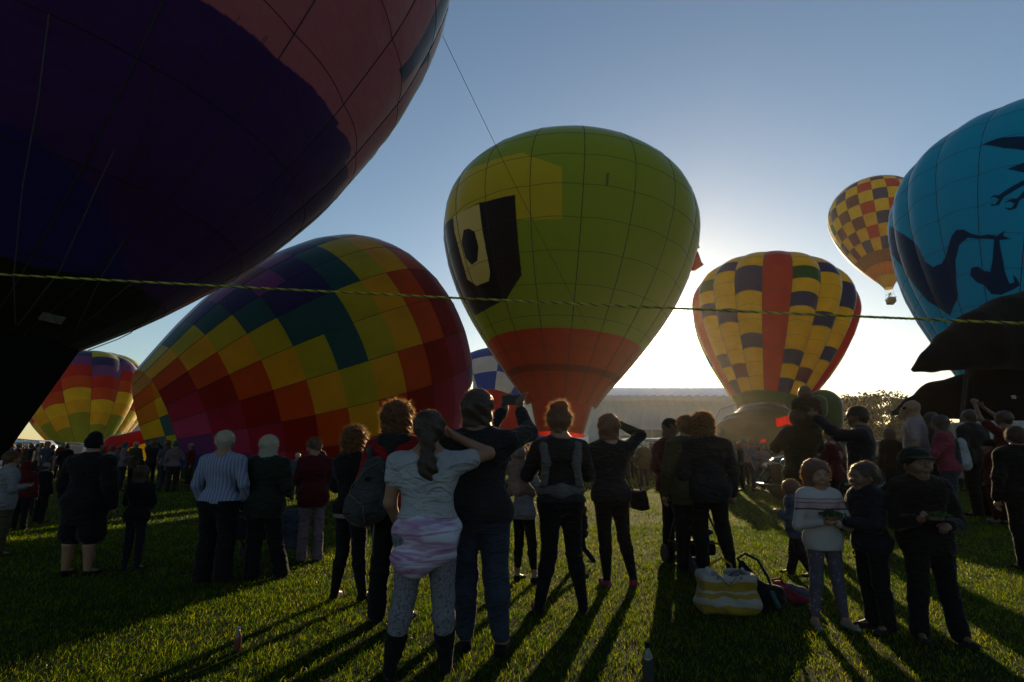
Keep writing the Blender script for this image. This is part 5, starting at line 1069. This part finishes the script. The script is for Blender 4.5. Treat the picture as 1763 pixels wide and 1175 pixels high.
fr.tube([(-.22, .25, .98), (.22, .25, .98)], .014, 8); fr.tube([(-.22, -.1, .3), (.22, -.1, .3)], .010, 8); fr.build('frame', TUB, ps, True)
for s in (-1, 1): wheel(ps, (s*.24, -.42, .09), .09, .035); wheel(ps, (s*.24, .28, .11), .11, .035)
link('seat', blob('seat', [cone((0, -.15, .42), (0, .05, .42), .14, .14, (1.3, 1, .4), .04), cone((0, .08, .45), (0, .18, .80), .12, .13, (1.4, .4, 1), .04)], .014), ps, CL['char']); link('basket', blob('basket', [rbox((0, 0, .22), (.19, .22, .07), .03)], .014), ps, CL['black']); link('canopy', blob('canopy', [cone((-.12, .10, .82), (.12, .10, .82), .16, .16, (1, 1, .9)), sub((0, -.02, .70), (0, .1, .70), .18, .18, (1.3, 1, 1))], .014), ps, CL['char'])
# rolling walker beside the couple
wk = empty('rolling_walker', G(428, 968), R(-12), 'black rolling walker with pale wheels behind the grey haired couple', 'walker')
fr = MB()
for s in (-1, 1): fr.tube([(s*.28, -.28, .10), (s*.28, -.05, .62), (s*.28, -.02, .90), (s*.28, -.14, .92)], .013, 8); fr.tube([(s*.28, .30, .10), (s*.28, -.05, .58)], .013, 8)
fr.tube([(-.28, -.05, .58), (.28, -.05, .58)], .012, 8); fr.tube([(-.28, .2, .26), (.28, .2, .26)], .010, 8); fr.build('frame', TUB, wk, True)
for s in (-1, 1): wheel(wk, (s*.30, -.28, .095), .095, .03, hubm=CL['lgrey']); wheel(wk, (s*.30, .30, .095), .095, .03, hubm=CL['lgrey'])
link('seat', blob('seat', [rbox((0, .02, .60), (.24, .14, .02), .012)], .01), wk, CL['black']); link('bag', blob('bag', [rbox((.05, -.02, .42), (.20, .13, .14), .04)], .012, noise=.004), wk, CL['navy'])
# shopping trolley bag next to the woman in red
tr_ = empty('trolley_bag', G(505, 962), R(-8), 'upright trolley bag on wheels with a tall handle beside the woman in the red tunic', 'trolley bag')
fr = MB(); fr.tube([(-.13, 0, .08), (-.13, 0, .62), (-.05, 0, .66), (.05, 0, .66), (.13, 0, .62), (.13, 0, .08)], .011, 8); fr.tube([(.04, 0, .6), (.04, 0, 1.02)], .012, 8); fr.build('frame', TUB, tr_, True)
for s in (-1, 1): wheel(tr_, (s*.16, .03, .08), .08, .03)
link('bag', blob('bag', [rbox((0, -.09, .36), (.14, .09, .22), .04), cone((-.05, -.09, .55), (.05, -.09, .57), .07, .06, k=.04)], .011, noise=.004), tr_, CL['bluegrey'])
# small red flags waved in the crowd
def flag(px, py, Y, label):
    e = empty('flag', P(px, py+10, Y), 0, label, 'flag'); MB().tube([(0, 0, -.25), (0, 0, .22)], .006, 6).build('stick', CL['tan'], e)
    V = []; F = []
    for i in range(7):
        for j in range(4): V.append((-.26*i/6, .03*math.sin(i*1.1), .08+.13*j/3+.02*math.sin(i*.8)))
    for i in range(6):
        for j in range(3): a = i*4+j; F.append((a, a+4, a+5, a+1))
    link('cloth', mesh_np('cloth', V, np.array(F)), e, FAB['red'])
flag(1367, 732, 8.8, 'small red flag just left of the hooded child'); flag(1319, 755, 27, 'small red pennant in the far crowd below the dark green envelope')

# --- vehicles, trailer, tents ------------------------------------------------------------
PAINT = solid('car_paint_dark', (.03, .035, .03), .18, .4, spec=.8, var=.05); CHROME = solid('chrome', (.5, .5, .5), .12, 1.0); GLASS = solid('dark_glass', (.02, .025, .03), .05, spec=1.0, var=0); WHT = solid('white_paint', (.6, .62, .64), .3, var=.05)
def oldcar():
    g_ = P(1381, 775, 16); e = empty('vintage_car', (g_.x, 16, 0), R(6), 'dark vintage car with rounded front wing and round headlight, nose to the left', 'car')
    link('body', blob('body', [rbox((.6, 0, .85), (1.3, .55, .25), .12), cone((-.55, -.25, .95), (.2, -.25, 1.05), .27, .36, (1, 1, .9), .1), cone((-.55, .25, .95), (.2, .25, 1.05), .27, .36, (1, 1, .9), .1), rbox((1.3, 0, 1.25), (.85, .70, .38), .2), rbox((2.2, 0, .8), (.9, .6, .3), .2)], .03), e, PAINT)
    for s in (-1, 1):
        link('fender', blob('fender', [cone((-.75, s*.72, .60), (-.40, s*.72, .95), .14, .18, k=.08), cone((-.40, s*.72, .95), (.0, s*.72, .93), .18, .16, k=.08), cone((0, s*.72, .93), (.42, s*.72, .55), .16, .10, k=.08), cone((.42, s*.72, .50), (1.6, s*.72, .42), .09, .09, k=.05), cone((1.6, s*.72, .45), (2.1, s*.72, .90), .1, .18, k=.05), cone((2.1, s*.72, .90), (2.7, s*.72, .5), .18, .1, k=.05)], .03), e, PAINT)
        wheel(e, (-.25, s*.74, .40), .40, .18, 'Y', CHROME); wheel(e, (2.1, s*.74, .40), .40, .18, 'Y', CHROME)
        MB().lathe([(.02, -.12), (.09, -.06), (.115, .03), (.11, .05), (.02, .06)], 16, Matrix.Translation((-.78, s*.55, .93)) @ Matrix.Rotation(-math.pi/2, 4, 'Y')).build('headlight', CHROME, e, True)
        link('side_window', blob('side_window', [rbox((1.25, s*.69, 1.32), (.55, .03, .19), .03)], .02), e, GLASS)
    link('grille', blob('grille', [rbox((-.80, 0, .78), (.04, .26, .26), .04)], .02), e, PAINT); MB().tube([(-1.0, -.75, .45), (-1.05, 0, .45), (-1.0, .75, .45)], .04, 8).build('bumper', PAINT, e, True)
oldcar()
def boxtruck(px, Y, w_, hgt, label, mat, rz=0, cab=True, name='box_truck', cat='truck'):
    g_ = P(px, 775, Y); e = empty(name, (g_.x, Y, 0), R(rz), label, cat)
    MB().box((0, 0, hgt*.58), (w_, w_*.45, hgt*.8), bev=.06).build('cargo_box', mat, e)
    for s in (-1, 0, 1): MB().box((s*w_*.4, -w_*.232, hgt*.58), (.06, .03, hgt*.78)).build('rail', STEEL, e)
    if cab:
        link('cab', blob('cab', [rbox((-w_*.5-.8, 0, hgt*.36), (.85, w_*.2, hgt*.25), .2), rbox((-w_*.5-.6, 0, hgt*.55), (.6, w_*.2, hgt*.16), .2)], .07), e, mat)
        for s in (-1, 1): link('side_window', blob('side_window', [rbox((-w_*.5-.62, s*w_*.205, hgt*.56), (.4, .03, hgt*.1), .03)], .04), e, GLASS)
    for x in (-w_*.5-.8, w_*.3):
        if x < -w_*.5 and not cab: continue
        for s in (-1, 1): wheel(e, (x, s*w_*.2, .45), .45, .25, 'Y')
    return e
boxtruck(1121, 62, 3.4, 3.6, 'dark box truck parked in front of the pale hall, left of the sun glare', solid('truck_grey', (.09, .10, .11), .5), cab=False)
tr2 = boxtruck(1790, 19.5, 5.4, 2.35, 'pale grey trailer at the right edge behind the dark shape balloon', solid('trailer_grey', (.26, .25, .24), .5), cab=False, name='trailer', cat='trailer')
def van(px, Y, label, mat, rz=0, s=1.0, group=None):
    g_ = P(px, 775, Y); e = empty('van', (g_.x, Y, 0), R(rz), label, 'van', group)
    link('body', blob('body', [rbox((0, 0, 1.1), (2.4, .95, .75), .25), rbox((.3, 0, 1.6), (1.9, .9, .45), .25)], .07), e, mat)
    for s_ in (-1, 1):
        for x in (-1.5, 1.5): wheel(e, (x, s_*.85, .36), .36, .22, 'Y')
        link('side_window', blob('side_window', [rbox((.2, s_*.9, 1.68), (1.6, .04, .22), .04)], .035), e, GLASS)
    for s_ in (-1, 1): MB().lathe([(.02, 0), (.13, .03), (.13, .06)], 12, Matrix.Translation((-2.4, s_*.6, .95)) @ Matrix.Rotation(-math.pi/2, 4, 'Y')).build('headlight', CHROME, e)
    return e
van(22, 40, 'white van parked far left, right of the boxy white crate', WHT, 5); van(90, 52, 'pale blue van in the distance between two left hand heads', CL['bluegrey'], -8); van(135, 58, 'white van partly hidden by the broad man in the hat', WHT, 12)
van(1118, 34, 'pale roofed car behind the woman shading her eyes', solid('silver', (.35, .36, .37), .25, .6), 3)
g_ = P(8, 775, 13); e = empty('crate', (g_.x, 13, P(8, 838, 13).z), R(20), 'white plastic cool box held at head height by the left edge', 'crate'); MB().box((0, 0, .2), (.42, .3, .36), bev=.03).build('box', WHT, e); MB().box((0, 0, .40), (.44, .32, .05), bev=.02).build('lid', WHT, e)

# --- far crowd ---------------------------------------------------------------------------
protos = []
specs = [dict(top=[('black', 'jacket', .48)], bottom=('black', 'pants'), hair=('short', 'dark')), dict(top=[('bluegrey', 'tee', .48)], bottom=('denim', 'jeans'), hair=('long', 'brown')), dict(top=[('dred', 'jacket', .5)], bottom=('char', 'pants'), hair=('cap', 'lgrey', 'dark')),
         dict(top=[('lgrey', 'shirt', .5)], bottom=('navy', 'jeans'), hair=('bob', 'brown')), dict(top=[('olive', 'coat', .40)], bottom=('black', 'pants'), hair=('short', 'grey')), dict(top=[('char', 'jacket', .5)], bottom=('black', 'leggings'), hair=('bun', 'brown'), arms={'R': ((.15, .1, .85), (.06, .16, .95)), 'L': ((-.14, .1, .85), (-.02, .16, .95))}),
         dict(top=[('mauve', 'jacket', .5)], bottom=('char', 'pants'), hair=('beanie', 'teal'), arms={'R': ((.16, .02, .66), (.06, .12, .70))})]
DESC = ['black jacketed spectator', 'long haired spectator', 'spectator in red', 'grey shirted spectator', 'grey haired spectator', 'spectator with raised arms', 'teal hatted spectator']
def copy_person(src, loc, rz, s, label, group):
    c = src.copy(); COL.objects.link(c); c.location = loc; c.rotation_euler = (0, 0, rz); c.scale = (s, s, s); c['label'] = label; c['group'] = group
    for k in src.children:
        q = k.copy(); COL.objects.link(q); q.parent = c
        for k2 in k.children: q2 = k2.copy(); COL.objects.link(q2); q2.parent = q
    return c
spots = []
for (x0, x1, y0, y1, n, zone) in ((8, 120, 22, 34, 13, 'left, under the ridge trees'), (175, 335, 19, 27, 13, 'under the patchwork balloon mouth'), (540, 760, 17, 19, 4, 'by the patchwork balloon'), (880, 1030, 26, 36, 12, 'beneath the green balloon'),
                            (1030, 1165, 22, 40, 24, 'in front of the pale hall'), (1238, 1325, 19, 42, 38, 'below the dark green envelope'), (1395, 1470, 18, 30, 12, 'below the green creature balloon'), (1480, 1763, 16, 30, 24, 'by the right trailer')):
    for i in range(n):
        px = x0+(x1-x0)*(i+.5+rnd.uniform(-.4, .4))/n; Y = rnd.uniform(y0, y1); spots.append((px, Y, zone))
ORD = ['first', 'second', 'third', 'fourth', 'fifth', 'sixth', 'seventh', 'eighth', 'ninth', 'tenth', 'eleventh', 'twelfth']; cnt_ = {}; spots[7:] = sorted(spots[7:], key=lambda s_: (s_[2], s_[0]))
for i, (px, Y, zone) in enumerate(spots):
    k = i*5 % 7 if i >= 7 else i; rz = R(rnd.uniform(-70, 70)) if rnd.random() < .8 else R(rnd.uniform(110, 250)); g_ = P(px, 775, Y); s = rnd.uniform(.92, 1.06)*(.68 if rnd.random() < .14 else 1)
    kk = (zone, k); cnt_[kk] = cnt_.get(kk, 0)+1; lb = 'distant '+DESC[k]+' '+zone+', '+ORD[cnt_[kk]-1]+' from the left'
    if i < 7:
        p_ = person(lb, 0, 0, 0, at=(g_.x, Y, 0), H=1.68, res=.019, yaw=math.degrees(rz), group='far crowd '+zone, **specs[k]); protos.append(p_)
    else: copy_person(protos[k], (g_.x, Y, 0), rz, s, lb, 'far crowd '+zone)
